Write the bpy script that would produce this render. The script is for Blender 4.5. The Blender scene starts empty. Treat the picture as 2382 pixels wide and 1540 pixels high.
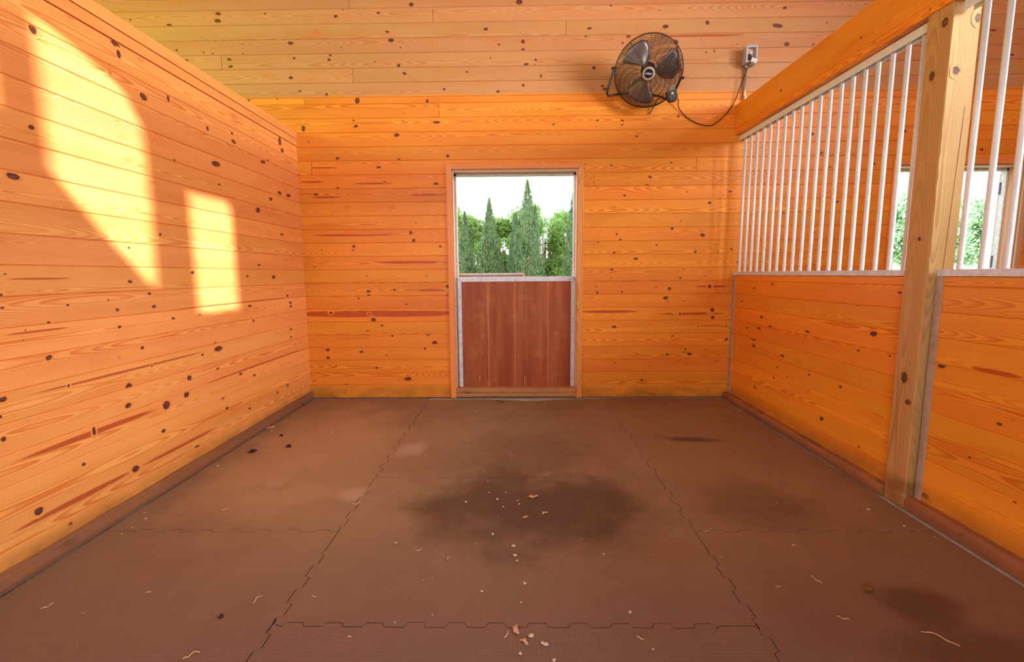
import bpy, bmesh, math, random
import numpy as np
from mathutils import Vector, Matrix
from mathutils.geometry import tessellate_polygon
random.seed(7)
SC = bpy.context.scene
COL = SC.collection
PI = math.pi

# ---------------------------------------------------------------- camera
FW = Vector((-0.01367478, 0.99295427, -0.11770653))
RT = Vector((0.99988902, 0.01288352, -0.00748059))
UP = Vector((0.00591141, 0.11779576, 0.99302025))
cam_d = bpy.data.cameras.new('camera')
cam = bpy.data.objects.new('camera', cam_d); COL.objects.link(cam)
cam_d.sensor_width = 36.0; cam_d.sensor_fit = 'HORIZONTAL'
cam_d.lens = 1041.85 / 2382 * 36.0
cam_d.shift_x = 0.0002; cam_d.shift_y = -0.00787
cam_d.clip_start = 0.05; cam_d.clip_end = 200
m = Matrix.Identity(4)
for i in range(3):
    m[i][0] = RT[i]; m[i][1] = UP[i]; m[i][2] = -FW[i]
m.translation = Vector((0, 0, 1.33234))
cam.matrix_world = m
SC.camera = cam

# ---------------------------------------------------------------- sky, sun, lights, exposure
SC.view_settings.view_transform = 'Standard'
SC.view_settings.look = 'None'
SC.view_settings.gamma = 1.0
SC.view_settings.use_curve_mapping = False
SC.view_settings.exposure = 0.42
world = bpy.data.worlds.new('overcast_sky'); SC.world = world
world.use_nodes = True
wn = world.node_tree.nodes; wl = world.node_tree.links
bg = wn['Background']; bg.inputs['Color'].default_value = (0.97, 0.99, 1.0, 1); bg.inputs['Strength'].default_value = 2.3

SUN_D = Vector((-0.5, 1.0, -0.30)).normalized()
sun_d = bpy.data.lights.new('sun', 'SUN'); sun_d.energy = 20.0; sun_d.color = (1.0, 0.88, 1.0); sun_d.angle = math.radians(0.5)
sun = bpy.data.objects.new('sun', sun_d); COL.objects.link(sun)
sun.rotation_euler = SUN_D.to_track_quat('-Z', 'Y').to_euler(); sun.location = (6, -9, 9)

def area(name, loc, target, sx, sy, energy, color, spread=180):
    d = bpy.data.lights.new(name, 'AREA'); d.shape = 'RECTANGLE'; d.size = sx; d.size_y = sy
    d.energy = energy; d.color = color; d.spread = math.radians(spread)
    o = bpy.data.objects.new(name, d); COL.objects.link(o); o.location = loc
    o.rotation_euler = (Vector(target) - Vector(loc)).to_track_quat('-Z', 'Y').to_euler()
    return o
area('aisle_fill', (-1.5, -3.0, 2.4), (1.2, 4.6, 1.1), 3.0, 2.2, 128, (0.90, 0.95, 1.0))  # added soft fill behind the camera, standing in for light from the aisle
area('high_right_key', (4.9, 0.0, 4.3), (1.8, 4.6, 1.8), 0.45, 0.45, 40, (0.98, 0.96, 0.95))  # high-right key set from the shadow direction; no window modelled here
area('right_fill', (5.2, 1.2, 3.3), (-2.2, 2.9, 3.0), 2.2, 1.0, 105, (0.88, 0.93, 1.0), 80)  # added area fill, narrowed to brighten the upper left wall
area('left_green_fill', (-5.2, 2.0, 3.3), (-2.6, 4.6, 3.6), 1.2, 1.2, 62, (0.66, 1.0, 0.16))  # added green-tinted fill for the olive cast on the upper left back wall
KB=[(-2.106,2.734,0.0205,0.036,"k"),(-1.585,2.749,0.026,0.016,"k"),(-1.606,2.797,0.0095,0.009,"k"),(-0.788,2.777,0.042,0.014,"k"),(-1.119,2.792,0.0095,0.007,"k"),(-1.185,2.661,0.032,0.02,"k"),(-2.062,2.604,0.0085,0.008,"k"),(-1.782,2.444,0.021,0.016,"k"),(-1.17,2.432,0.021,0.009,"k"),(-0.685,2.457,0.0185,0.018,"k"),(-1.377,2.356,0.0265,0.013,"k"),(-1.324,2.213,0.0115,0.0085,"k"),(-0.809,2.191,0.0285,0.0165,"k"),(-1.795,2.162,0.021,0.0075,"k"),(-2.019,2.099,0.027,0.013,"k"),(-1.7,2.09,0.0055,0.0055,"k"),(-1.719,1.971,0.024,0.0185,"p"),(-1.258,1.96,0.0195,0.015,"p"),(-1.022,1.81,0.0115,0.0065,"k"),(-1.078,1.712,0.0175,0.0245,"k"),(-1.05,1.636,0.021,0.021,"k"),(-1.663,1.581,0.0195,0.017,"k"),(-1.673,1.544,0.013,0.008,"k"),(-1.991,1.549,0.009,0.0065,"k"),(-0.782,1.574,0.017,0.013,"k"),(-1.946,2.356,0.1905,0.0095,"s"),(-2.05,2.22,0.143,0.011,"s"),(-1.431,2.2,0.238,0.011,"s"),(-1.915,2.07,0.1915,0.013,"s"),(-0.911,2.084,0.2095,0.013,"s"),(-1.695,1.693,0.512,0.0115,"s"),(-1.125,1.417,0.417,0.0175,"s"),(-1.541,1.281,0.009,0.006,"k"),(-1.284,1.28,0.008,0.0045,"k"),(-0.927,1.277,0.011,0.0065,"k"),(-2.128,1.242,0.008,0.0035,"k"),(-2.036,1.286,0.0045,0.0035,"k"),(-1.533,1.124,0.0255,0.0165,"k"),(-1.534,1.085,0.0275,0.0085,"k"),(-1.265,1.137,0.0165,0.012,"k"),(-0.717,1.169,0.023,0.0205,"k"),(-0.717,1.082,0.0145,0.009,"k"),(-0.96,1.107,0.0055,0.0055,"k"),(-1.639,1.051,0.0125,0.011,"k"),(-1.149,0.988,0.0145,0.009,"k"),(-1.933,0.903,0.0225,0.015,"k"),(-1.536,0.892,0.0165,0.0115,"k"),(-1.495,0.831,0.0315,0.024,"k"),(-1.409,0.77,0.0205,0.011,"k"),(-1.562,0.715,0.0165,0.0065,"k"),(-1.307,0.66,0.0125,0.0115,"k"),(-0.932,0.669,0.022,0.011,"k"),(-0.866,0.587,0.0325,0.0215,"k"),(-1.989,0.517,0.0225,0.019,"k"),(-1.989,0.432,0.0245,0.017,"k"),(-1.636,0.494,0.0225,0.0135,"k"),(-1.375,0.457,0.0125,0.0075,"k"),(-0.971,0.523,0.013,0.015,"k"),(-1.907,0.35,0.0095,0.0055,"k"),(-1.484,0.323,0.019,0.0145,"k"),(-1.157,0.204,0.0435,0.0245,"k"),(-1.814,0.144,0.0205,0.007,"k"),(-2.151,0.184,0.0135,0.0075,"k"),(-0.762,0.234,0.0055,0.0055,"k"),(-1.837,0.057,0.0095,0.008,"k"),(-1.432,0.055,0.0085,0.0055,"k"),(-2.076,1.377,0.0145,0.0055,"k"),(-1.441,0.893,1.205,0.0425,"s"),(-0.888,1.131,0.184,0.0125,"s"),(-1.9,0.703,0.017,0.0075,"g"),(-1.841,0.703,0.013,0.0075,"g"),(-1.147,0.693,0.056,0.0095,"g"),(-0.892,0.687,0.0835,0.013,"g"),(0.931,2.35,0.014,0.01,"k"),(1.519,2.37,0.014,0.0085,"k"),(0.673,2.368,0.0055,0.005,"k"),(0.665,2.323,0.006,0.009,"k"),(0.763,2.263,0.005,0.005,"k"),(0.763,2.185,0.007,0.007,"k"),(1.316,2.234,0.023,0.014,"k"),(1.29,2.159,0.0225,0.008,"k"),(1.687,2.09,0.009,0.007,"k"),(2.113,2.088,0.0195,0.012,"k"),(2.05,2.054,0.008,0.006,"k"),(1.069,2.058,0.016,0.012,"k"),(1.912,1.98,0.0195,0.017,"k"),(0.965,1.94,0.0355,0.019,"p"),(1.636,1.806,0.0105,0.0075,"k"),(1.373,1.827,0.0105,0.0105,"p"),(1.551,1.732,0.018,0.0175,"k"),(1.857,1.664,0.0285,0.0195,"k"),(0.999,1.681,0.0145,0.012,"k"),(1.036,1.626,0.018,0.0105,"k"),(0.81,1.603,0.011,0.008,"k"),(1.401,1.569,0.014,0.0105,"k"),(1.997,1.571,0.009,0.007,"k"),(1.792,1.5,0.0145,0.0145,"k"),(2.151,1.525,0.0125,0.0105,"k"),(0.977,1.497,0.018,0.0135,"k"),(1.196,1.435,0.0255,0.016,"k"),(2.015,1.489,0.009,0.006,"k"),(2.216,1.394,0.009,0.011,"k"),(0.956,1.329,0.02,0.013,"k"),(1.677,1.33,0.011,0.007,"k"),(1.651,1.238,0.011,0.0145,"k"),(1.9,1.25,0.0105,0.007,"k"),(0.95,1.239,0.009,0.007,"k"),(2.08,2.211,0.0055,0.004,"k"),(1.851,1.397,0.006,0.0055,"k"),(0.8,1.158,0.012,0.007,"k"),(0.813,1.096,0.0135,0.019,"k"),(1.04,1.156,0.004,0.0045,"k"),(1.063,1.098,0.0085,0.0155,"k"),(1.41,1.147,0.012,0.007,"k"),(1.544,1.13,0.0205,0.019,"k"),(1.95,1.15,0.022,0.019,"k"),(0.755,1.047,0.0055,0.0075,"k"),(1.509,1.036,0.0305,0.0205,"k"),(1.535,0.999,0.0105,0.0075,"k"),(1.693,1.007,0.0075,0.007,"k"),(0.949,1.238,0.007,0.005,"k"),(1.988,0.911,0.024,0.0255,"k"),(1.996,0.833,0.022,0.0225,"k"),(1.662,0.87,0.0135,0.0155,"k"),(0.991,0.741,0.034,0.014,"k"),(1.32,0.729,0.0065,0.005,"k"),(1.85,0.745,0.0095,0.007,"k"),(2.139,0.75,0.005,0.0225,"k"),(1.591,0.642,0.014,0.009,"k"),(2.148,0.605,0.019,0.016,"k"),(0.707,0.488,0.0055,0.004,"k"),(0.916,0.479,0.006,0.005,"k"),(1.237,0.46,0.009,0.008,"k"),(1.546,0.449,0.019,0.0125,"k"),(1.731,0.503,0.008,0.016,"k"),(1.717,0.473,0.008,0.008,"k"),(1.773,0.455,0.0275,0.0175,"k"),(1.927,0.5,0.008,0.007,"k"),(1.007,0.368,0.021,0.0045,"k"),(1.367,0.327,0.012,0.0075,"k"),(2.06,0.375,0.019,0.0045,"k"),(1.656,0.385,0.0155,0.0125,"p"),(1.289,0.181,0.0195,0.0125,"k"),(1.079,0.182,0.0065,0.0055,"k"),(0.922,0.173,0.005,0.0045,"k"),(0.752,0.173,0.0055,0.0045,"k"),(1.746,0.175,0.005,0.0045,"k"),(2.027,0.167,0.005,0.004,"k"),(0.938,0.9,0.36,0.019,"s"),(1.794,0.873,0.3835,0.0155,"s"),(1.969,1.15,0.203,0.014,"s"),(1.987,0.747,0.1625,0.007,"s"),(1.268,0.881,0.019,0.014,"g"),(1.623,0.879,0.051,0.0135,"g"),(1.956,0.874,0.0255,0.01,"g"),(-1.0,3.854,0.027,0.0215,"k"),(0.03,3.861,0.0385,0.0285,"k"),(-1.731,3.759,0.0215,0.016,"k"),(-1.32,3.784,0.0195,0.012,"k"),(-1.66,3.816,0.008,0.007,"k"),(-1.239,3.614,0.023,0.0125,"k"),(-0.291,3.625,0.0255,0.015,"k"),(-2.184,3.524,0.0275,0.0165,"k"),(-1.206,3.538,0.033,0.022,"k"),(-1.686,3.478,0.008,0.0075,"k"),(-1.118,3.471,0.0105,0.0075,"k"),(-0.166,3.485,0.0135,0.011,"k"),(0.065,3.508,0.021,0.0215,"k"),(0.065,3.438,0.0195,0.0125,"k"),(-2.154,3.388,0.0155,0.011,"k"),(-1.801,3.408,0.0175,0.013,"k"),(-1.815,3.368,0.0175,0.015,"k"),(-1.371,3.344,0.01,0.0075,"k"),(-1.14,3.307,0.0175,0.022,"k"),(-1.087,3.233,0.022,0.0165,"k"),(-0.48,3.24,0.0135,0.01,"k"),(-0.249,3.363,0.0055,0.013,"k"),(-2.2,3.208,0.024,0.017,"k"),(-2.119,3.083,0.016,0.013,"k"),(-1.857,3.049,0.018,0.013,"k"),(-0.704,3.084,0.016,0.013,"k"),(-0.181,3.057,0.0195,0.015,"k"),(0.065,3.11,0.0175,0.0145,"k"),(-1.559,2.989,0.028,0.034,"k"),(-0.873,2.976,0.016,0.0225,"k"),(-1.109,2.869,0.008,0.0055,"k"),(-1.604,2.802,0.013,0.0115,"k"),(-1.116,2.793,0.014,0.007,"k"),(-1.918,3.614,0.049,0.027,"p"),(-2.183,3.609,0.0585,0.0225,"p"),(0.9,3.817,0.014,0.0105,"k"),(1.36,3.772,0.009,0.006,"k"),(0.7,3.618,0.026,0.013,"k"),(1.424,3.624,0.034,0.0205,"k"),(1.819,3.652,0.0235,0.0225,"k"),(1.073,3.541,0.024,0.015,"k"),(1.018,3.482,0.014,0.0115,"k"),(0.666,3.548,0.016,0.011,"k"),(0.187,3.341,0.014,0.013,"k"),(0.094,3.302,0.0285,0.0135,"k"),(0.18,3.294,0.0145,0.0055,"k"),(0.237,3.195,0.01,0.023,"k"),(0.748,3.262,0.0205,0.0225,"k"),(0.833,3.092,0.018,0.0135,"k"),(0.856,3.065,0.0305,0.015,"k"),(1.527,3.481,0.0275,0.028,"k"),(1.763,3.505,0.006,0.006,"k"),(1.157,3.596,0.0045,0.0045,"k"),(2.11,3.459,0.01,0.007,"k"),(0.358,2.744,0.018,0.0085,"k"),(0.787,2.777,0.018,0.0095,"k"),(1.032,2.771,0.0185,0.012,"k"),(1.03,2.732,0.0125,0.009,"k"),(0.779,2.721,0.005,0.005,"k"),(1.575,2.807,0.014,0.0155,"k"),(1.176,2.622,0.0165,0.01,"k"),(1.818,3.388,0.012,0.0085,"k"),(1.897,3.398,0.008,0.019,"k"),(0.478,3.23,0.2525,0.004,"s"),(1.762,3.539,0.497,0.013,"s"),(-3.721,3.757,0.013,0.012,"k"),(-3.348,3.697,0.0325,0.0185,"k"),(-2.875,3.735,0.039,0.0215,"k"),(-2.864,3.799,0.0325,0.018,"k"),(-2.41,3.792,0.013,0.009,"k"),(-3.299,3.475,0.0165,0.012,"k"),(-3.209,3.382,0.02,0.015,"k"),(-2.79,3.384,0.0265,0.0155,"k"),(-2.782,3.318,0.026,0.015,"k"),(-2.182,3.524,0.0325,0.018,"k"),(-2.203,3.211,0.0295,0.0155,"k"),(-2.155,3.387,0.0165,0.0125,"k"),(-2.348,3.012,0.01,0.009,"k"),(-2.63,3.003,0.0165,0.0125,"k"),(-3.038,3.453,0.0115,0.009,"k"),(-2.949,3.44,0.013,0.008,"k"),(-2.654,3.433,0.0095,0.009,"k"),(-2.648,3.52,0.0095,0.0075,"k"),(-3.809,3.845,0.033,0.024,"p"),(2.482,3.616,0.059,0.023,"k"),(2.541,3.774,0.0245,0.0165,"k"),(2.579,3.45,0.0315,0.023,"k"),(2.832,3.447,0.014,0.0115,"k"),(2.945,3.639,0.01,0.0095,"k"),(2.882,2.624,0.018,0.0175,"k"),(2.984,2.447,0.018,0.0175,"k"),(2.766,2.496,0.014,0.0105,"k"),(3.075,2.311,0.0125,0.0105,"k"),(3.507,2.337,0.0145,0.0105,"k"),(3.172,1.978,0.018,0.0105,"k"),(2.648,1.876,0.013,0.011,"k"),(2.963,1.68,0.011,0.009,"k"),(2.986,1.364,0.011,0.009,"k"),(3.768,2.642,0.0215,0.014,"k"),(3.064,2.807,0.0245,0.034,"p"),(4.526,2.461,0.021,0.014,"k"),(4.715,3.328,0.0245,0.01,"k"),(4.509,3.547,0.0345,0.01,"k")]
KL=[(2.372,2.658,0.0185,0.0185,"k"),(2.41,2.621,0.0095,0.0085,"k"),(2.077,1.96,0.016,0.012,"k"),(2.138,2.4,0.021,0.023,"k"),(2.325,2.548,0.0195,0.01,"p"),(2.574,2.547,0.033,0.016,"k"),(2.589,2.502,0.0155,0.026,"k"),(2.519,2.395,0.0105,0.0305,"p"),(2.857,2.628,0.011,0.007,"k"),(3.023,2.668,0.024,0.013,"k"),(2.732,2.334,0.03,0.0235,"k"),(2.926,2.399,0.013,0.0295,"k"),(2.736,2.535,0.032,0.0135,"p"),(2.533,2.141,0.0235,0.031,"p"),(2.56,2.061,0.042,0.0165,"p"),(2.583,1.945,0.0315,0.015,"p"),(3.276,2.326,0.016,0.019,"k"),(3.554,2.377,0.019,0.0125,"k"),(3.567,2.319,0.03,0.018,"k"),(3.336,2.099,0.056,0.024,"k"),(3.6,2.503,0.056,0.0335,"p"),(3.96,2.263,0.0475,0.017,"k"),(4.041,2.292,0.0215,0.012,"k"),(4.266,2.523,0.0305,0.046,"k"),(4.301,2.45,0.0305,0.025,"k"),(4.045,1.966,0.033,0.0175,"k"),(3.355,1.958,0.017,0.0075,"k"),(4.205,2.047,0.042,0.018,"k"),(4.363,2.05,0.0515,0.019,"k"),(3.83,1.841,0.04,0.028,"k"),(1.974,1.726,0.0335,0.0175,"k"),(2.741,1.854,0.041,0.012,"p"),(2.612,1.686,0.023,0.0155,"p"),(2.756,1.546,0.013,0.0085,"k"),(4.191,1.67,0.03,0.012,"k"),(2.521,1.453,0.011,0.0075,"k"),(3.875,2.656,0.03,0.0275,"k"),(3.985,2.656,0.0315,0.0145,"k"),(3.885,2.588,0.0175,0.01,"k"),(2.93,2.027,0.0115,0.0065,"k"),(1.892,1.307,0.006,0.0045,"k"),(2.506,1.265,0.018,0.01,"k"),(3.0,1.316,0.019,0.0135,"k"),(3.789,1.381,0.0265,0.011,"k"),(3.61,1.288,0.018,0.011,"k"),(4.002,1.28,0.0335,0.02,"k"),(1.865,1.22,0.0085,0.0075,"k"),(2.631,1.192,0.0145,0.0095,"k"),(1.864,1.165,0.0095,0.0065,"k"),(2.141,1.158,0.0095,0.0065,"k"),(2.361,1.17,0.0065,0.005,"k"),(2.407,1.114,0.0125,0.011,"k"),(2.654,1.114,0.02,0.0115,"k"),(4.222,1.101,0.029,0.013,"k"),(3.612,1.049,0.0305,0.011,"k"),(4.268,1.032,0.0295,0.015,"k"),(4.272,0.997,0.0255,0.013,"k"),(2.794,1.028,0.0165,0.0095,"k"),(2.043,1.08,0.01,0.008,"k"),(2.408,1.02,0.014,0.0085,"k"),(3.649,0.924,0.0155,0.015,"k"),(1.925,1.019,0.0045,0.004,"k"),(1.941,1.061,0.004,0.004,"k"),(3.033,1.026,0.0105,0.006,"k"),(2.541,0.882,0.015,0.0115,"k"),(2.383,0.852,0.011,0.0095,"p"),(2.023,0.922,0.0175,0.0145,"k"),(2.595,0.764,0.01,0.0065,"k"),(3.192,0.767,0.053,0.0225,"k"),(3.162,0.815,0.014,0.0065,"k"),(4.247,0.779,0.0215,0.013,"k"),(4.238,0.704,0.021,0.0125,"k"),(3.025,0.753,0.013,0.009,"k"),(2.096,0.771,0.0085,0.008,"k"),(1.819,0.782,0.019,0.0135,"k"),(1.802,0.712,0.0055,0.0085,"k"),(3.167,0.625,0.019,0.008,"k"),(2.425,0.68,0.0255,0.025,"k"),(2.408,0.578,0.025,0.0165,"k"),(2.883,0.624,0.0235,0.021,"k"),(3.427,0.528,0.025,0.014,"k"),(3.604,0.475,0.0245,0.011,"k"),(1.8,0.615,0.0125,0.013,"k"),(2.672,0.502,0.034,0.0305,"k"),(2.844,0.524,0.027,0.026,"k"),(2.195,0.507,0.0115,0.0275,"k"),(3.195,0.398,0.0195,0.0115,"k"),(3.232,0.309,0.02,0.013,"k"),(2.631,0.351,0.0185,0.0135,"k"),(2.122,0.362,0.012,0.01,"k"),(3.506,0.222,0.0205,0.011,"k"),(2.41,0.208,0.0285,0.0215,"k"),(2.895,0.137,0.0285,0.0135,"k"),(2.023,0.105,0.012,0.0095,"k"),(1.894,0.241,0.0235,0.02,"k"),(3.931,0.239,0.022,0.012,"k"),(4.116,0.259,0.0245,0.0165,"k"),(1.896,0.667,0.019,0.012,"g"),(3.364,0.649,0.027,0.0135,"g"),(2.612,0.646,0.0325,0.011,"g"),(4.133,0.642,0.08,0.0105,"g"),(2.217,0.5,0.447,0.017,"s"),(2.081,0.204,0.346,0.0175,"s"),(2.774,0.205,0.375,0.013,"s"),(2.502,0.772,0.696,0.008,"s"),(2.027,1.286,0.158,0.006,"s"),(1.998,1.05,0.157,0.006,"s"),(3.558,1.078,0.897,0.007,"s"),(3.75,0.547,0.866,0.011,"s")]
KR=[(2.594,1.168,0.016,0.009,"k"),(2.901,1.071,0.012,0.005,"k"),(2.755,0.908,0.036,0.0195,"k"),(2.866,0.784,0.013,0.009,"k"),(2.623,0.794,0.011,0.0065,"k"),(2.794,0.168,0.0125,0.0075,"k"),(2.719,0.61,0.0295,0.007,"g"),(4.175,1.143,0.018,0.011,"k"),(3.884,1.187,0.0185,0.0135,"k"),(4.396,1.009,0.0235,0.0095,"k"),(4.027,0.89,0.0295,0.016,"k"),(4.266,0.764,0.022,0.011,"k"),(4.06,0.785,0.0335,0.0145,"k"),(4.129,0.612,0.035,0.0165,"k"),(4.134,0.391,0.014,0.0095,"k"),(4.352,0.588,0.031,0.01,"g"),(3.932,0.61,0.019,0.0105,"g"),(3.738,0.49,0.015,0.0085,"k"),(3.782,0.391,0.015,0.009,"k"),(3.592,0.443,0.0075,0.008,"k"),(3.326,0.521,0.015,0.008,"k"),(4.076,0.232,0.021,0.0145,"k"),(3.327,0.396,0.007,0.0045,"k"),(4.378,0.098,0.011,0.007,"k"),(3.808,0.089,0.008,0.0095,"k"),(4.126,0.394,0.0075,0.0055,"k"),(4.14,0.672,0.045,0.0155,"k"),(3.382,0.84,0.03,0.0125,"k"),(3.878,0.819,0.026,0.015,"k"),(3.156,0.236,0.0225,0.0185,"k"),(4.04,0.229,0.0145,0.008,"k"),(2.996,0.512,0.016,0.012,"k"),(3.677,0.601,0.03,0.011,"k")]
KN=[(2.299,0.803,0.0275,0.016,"k"),(1.996,0.595,0.0145,0.0085,"k"),(1.946,0.636,0.0075,0.012,"p"),(2.108,0.389,0.009,0.0065,"k"),(2.314,0.085,0.0265,0.017,"k"),(1.896,0.277,0.0105,0.0055,"k"),(2.039,0.825,0.1325,0.014,"s"),(2.004,0.661,0.048,0.007,"g")]
KM=[(3.832,2.753,0.0135,0.013,"k"),(2.983,2.74,0.0075,0.008,"k"),(2.507,2.65,0.0055,0.006,"k"),(2.881,2.665,0.012,0.0085,"p")]
KPX=[(2.422,2.542,0.0145,0.019,"k"),(2.468,2.307,0.0125,0.0195,"k"),(2.448,1.479,0.008,0.009,"k"),(2.457,0.724,0.019,0.0285,"k"),(2.42,0.595,0.0155,0.0115,"k")]
KPY=[(2.183,2.299,0.0145,0.016,"k"),(2.263,2.541,0.0125,0.0175,"k"),(2.141,0.51,0.009,0.017,"k")]

# ---------------------------------------------------------------- helpers
def tag(o, label=None, cat=None, group=None, kind=None):
    if label: o['label'] = label
    if cat: o['category'] = cat
    if group: o['group'] = group
    if kind: o['kind'] = kind
    return o
def empty(name, loc=(0, 0, 0)):
    o = bpy.data.objects.new(name, None); COL.objects.link(o); o.location = loc
    o.empty_display_size = 0.1
    return o
class MB:
    """collects faces; build() links them as one mesh object"""
    def __init__(s): s.v = []; s.f = []; s.m = []; s.sm = []; s.bc = []; s.kd = []
    def add(s, vs, fs, mat=0, smooth=False, bc=None, kd=None):
        n = len(s.v); s.v += [tuple(v) for v in vs]
        s.f += [tuple(i + n for i in f) for f in fs]
        s.m += [mat] * len(fs); s.sm += [smooth] * len(fs)
        s.bc += bc if bc else [(v[0] + v[1], v[2], 0.37) for v in vs]
        s.kd += kd if kd else [(0, 0, 0)] * len(vs)
        return s
    def box(s, a, b, mat=0, axis=None, rnd=None):
        (x0, y0, z0), (x1, y1, z1) = a, b
        vs = [(x0, y0, z0), (x1, y0, z0), (x1, y1, z0), (x0, y1, z0), (x0, y0, z1), (x1, y0, z1), (x1, y1, z1), (x0, y1, z1)]
        fs = [(0, 3, 2, 1), (4, 5, 6, 7), (0, 1, 5, 4), (1, 2, 6, 5), (2, 3, 7, 6), (3, 0, 4, 7)]
        bc = None
        if axis is not None:
            r = random.random() if rnd is None else rnd
            o = [i for i in range(3) if i != axis]
            c = [(a[i] + b[i]) / 2 for i in range(3)]
            bc = [(v[axis], (v[o[0]] - c[o[0]]) * 0.6 + (v[o[1]] - c[o[1]]), r) for v in vs]
        return s.add(vs, fs, mat, False, bc)
    def bbox(s, a, b, w=0.003, mat=0, axis=None, rnd=None):
        """box with chamfered edges"""
        bm = bmesh.new(); bmesh.ops.create_cube(bm, size=1)
        for v in bm.verts:
            v.co = Vector([(a[i] + b[i]) / 2 + v.co[i] * (b[i] - a[i]) for i in range(3)])
        bmesh.ops.bevel(bm, geom=list(bm.edges), offset=w, segments=2, affect='EDGES', profile=0.5)
        vs = [tuple(v.co) for v in bm.verts]; fs = [tuple(v.index for v in f.verts) for f in bm.faces]
        bm.free(); bc = None
        if axis is not None:
            r = random.random() if rnd is None else rnd
            o = [i for i in range(3) if i != axis]; c = [(a[i] + b[i]) / 2 for i in range(3)]
            bc = [(v[axis], (v[o[0]] - c[o[0]]) * 0.6 + (v[o[1]] - c[o[1]]), r) for v in vs]
        return s.add(vs, fs, mat, False, bc)
    def tube(s, pts, r, n=10, mat=0, cap=True, closed=False):
        pts = [Vector(p) for p in pts]; N = len(pts)
        rs = r if isinstance(r, (list, tuple)) else [r] * N
        up = None; rings = []
        for i, p in enumerate(pts):
            if closed: t = pts[(i + 1) % N] - pts[i - 1]
            else: t = pts[min(i + 1, N - 1)] - pts[max(i - 1, 0)]
            t.normalize()
            if up is None:
                up = Vector((0, 0, 1)) if abs(t.z) < 0.9 else Vector((0, 1, 0))
            up = (up - t * up.dot(t)).normalized(); sd = t.cross(up)
            rings.append([p + (up * math.cos(2 * PI * k / n) + sd * math.sin(2 * PI * k / n)) * rs[i] for k in range(n)])
        vs = [v for rg in rings for v in rg]; fs = []
        M = N if closed else N - 1
        for i in range(M):
            j = (i + 1) % N
            for k in range(n):
                fs.append((i * n + k, j * n + k, j * n + (k + 1) % n, i * n + (k + 1) % n))
        if cap and not closed:
            fs.append(tuple(reversed(range(n)))); fs.append(tuple((N - 1) * n + k for k in range(n)))
        return s.add(vs, fs, mat, True)
    def lathe(s, prof, n=32, mat=0, M=None, smooth=True):
        """profile (r,z) revolved about local z, then transformed by M"""
        vs = []; fs = []
        for (r, z) in prof:
            for k in range(n):
                a = 2 * PI * k / n; v = Vector((r * math.cos(a), r * math.sin(a), z)); vs.append(M @ v if M else v)
        for i in range(len(prof) - 1):
            for k in range(n):
                fs.append((i * n + k, i * n + (k + 1) % n, (i + 1) * n + (k + 1) % n, (i + 1) * n + k))
        return s.add(vs, fs, mat, smooth)
    def prism(s, poly, z0, z1, mat=0, M=None):
        n = len(poly)
        tris = tessellate_polygon([[Vector((p[0], p[1], 0)) for p in poly]])
        vs = [Vector((p[0], p[1], z0)) for p in poly] + [Vector((p[0], p[1], z1)) for p in poly]
        if M: vs = [M @ v for v in vs]
        fs = []
        ar = sum(poly[i][0] * poly[(i + 1) % n][1] - poly[(i + 1) % n][0] * poly[i][1] for i in range(n))
        for t in tris:
            a, b, c = t
            cr = (poly[b][0] - poly[a][0]) * (poly[c][1] - poly[a][1]) - (poly[b][1] - poly[a][1]) * (poly[c][0] - poly[a][0])
            if cr < 0: b, c = c, b
            fs.append((a + n, b + n, c + n)); fs.append((a, c, b))
        for i in range(n):
            j = (i + 1) % n
            fs.append((i, j, j + n, i + n) if ar > 0 else (j, i, i + n, j + n))
        return s.add(vs, fs, mat)
    def build(s, name, mats, parent=None, fix=None):
        me = bpy.data.meshes.new(name)
        vs = [fix(v) for v in s.v] if fix else s.v
        me.from_pydata(vs, [], s.f)
        if not isinstance(mats, (list, tuple)): mats = [mats]
        for mm in mats: me.materials.append(mm)
        me.polygons.foreach_set('material_index', s.m)
        me.polygons.foreach_set('use_smooth', s.sm)
        a = me.attributes.new('bc', 'FLOAT_VECTOR', 'POINT'); a.data.foreach_set('vector', np.array(s.bc, 'f').ravel())
        a = me.attributes.new('kd', 'FLOAT_VECTOR', 'POINT'); a.data.foreach_set('vector', np.array(s.kd, 'f').ravel())
        me.update()
        o = bpy.data.objects.new(name, me); COL.objects.link(o)
        if parent:
            o.parent = parent
            o.matrix_parent_inverse = Matrix.Translation(-Vector(parent.location))
        return o
def struct(o): o['kind'] = 'structure'; return o

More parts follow.
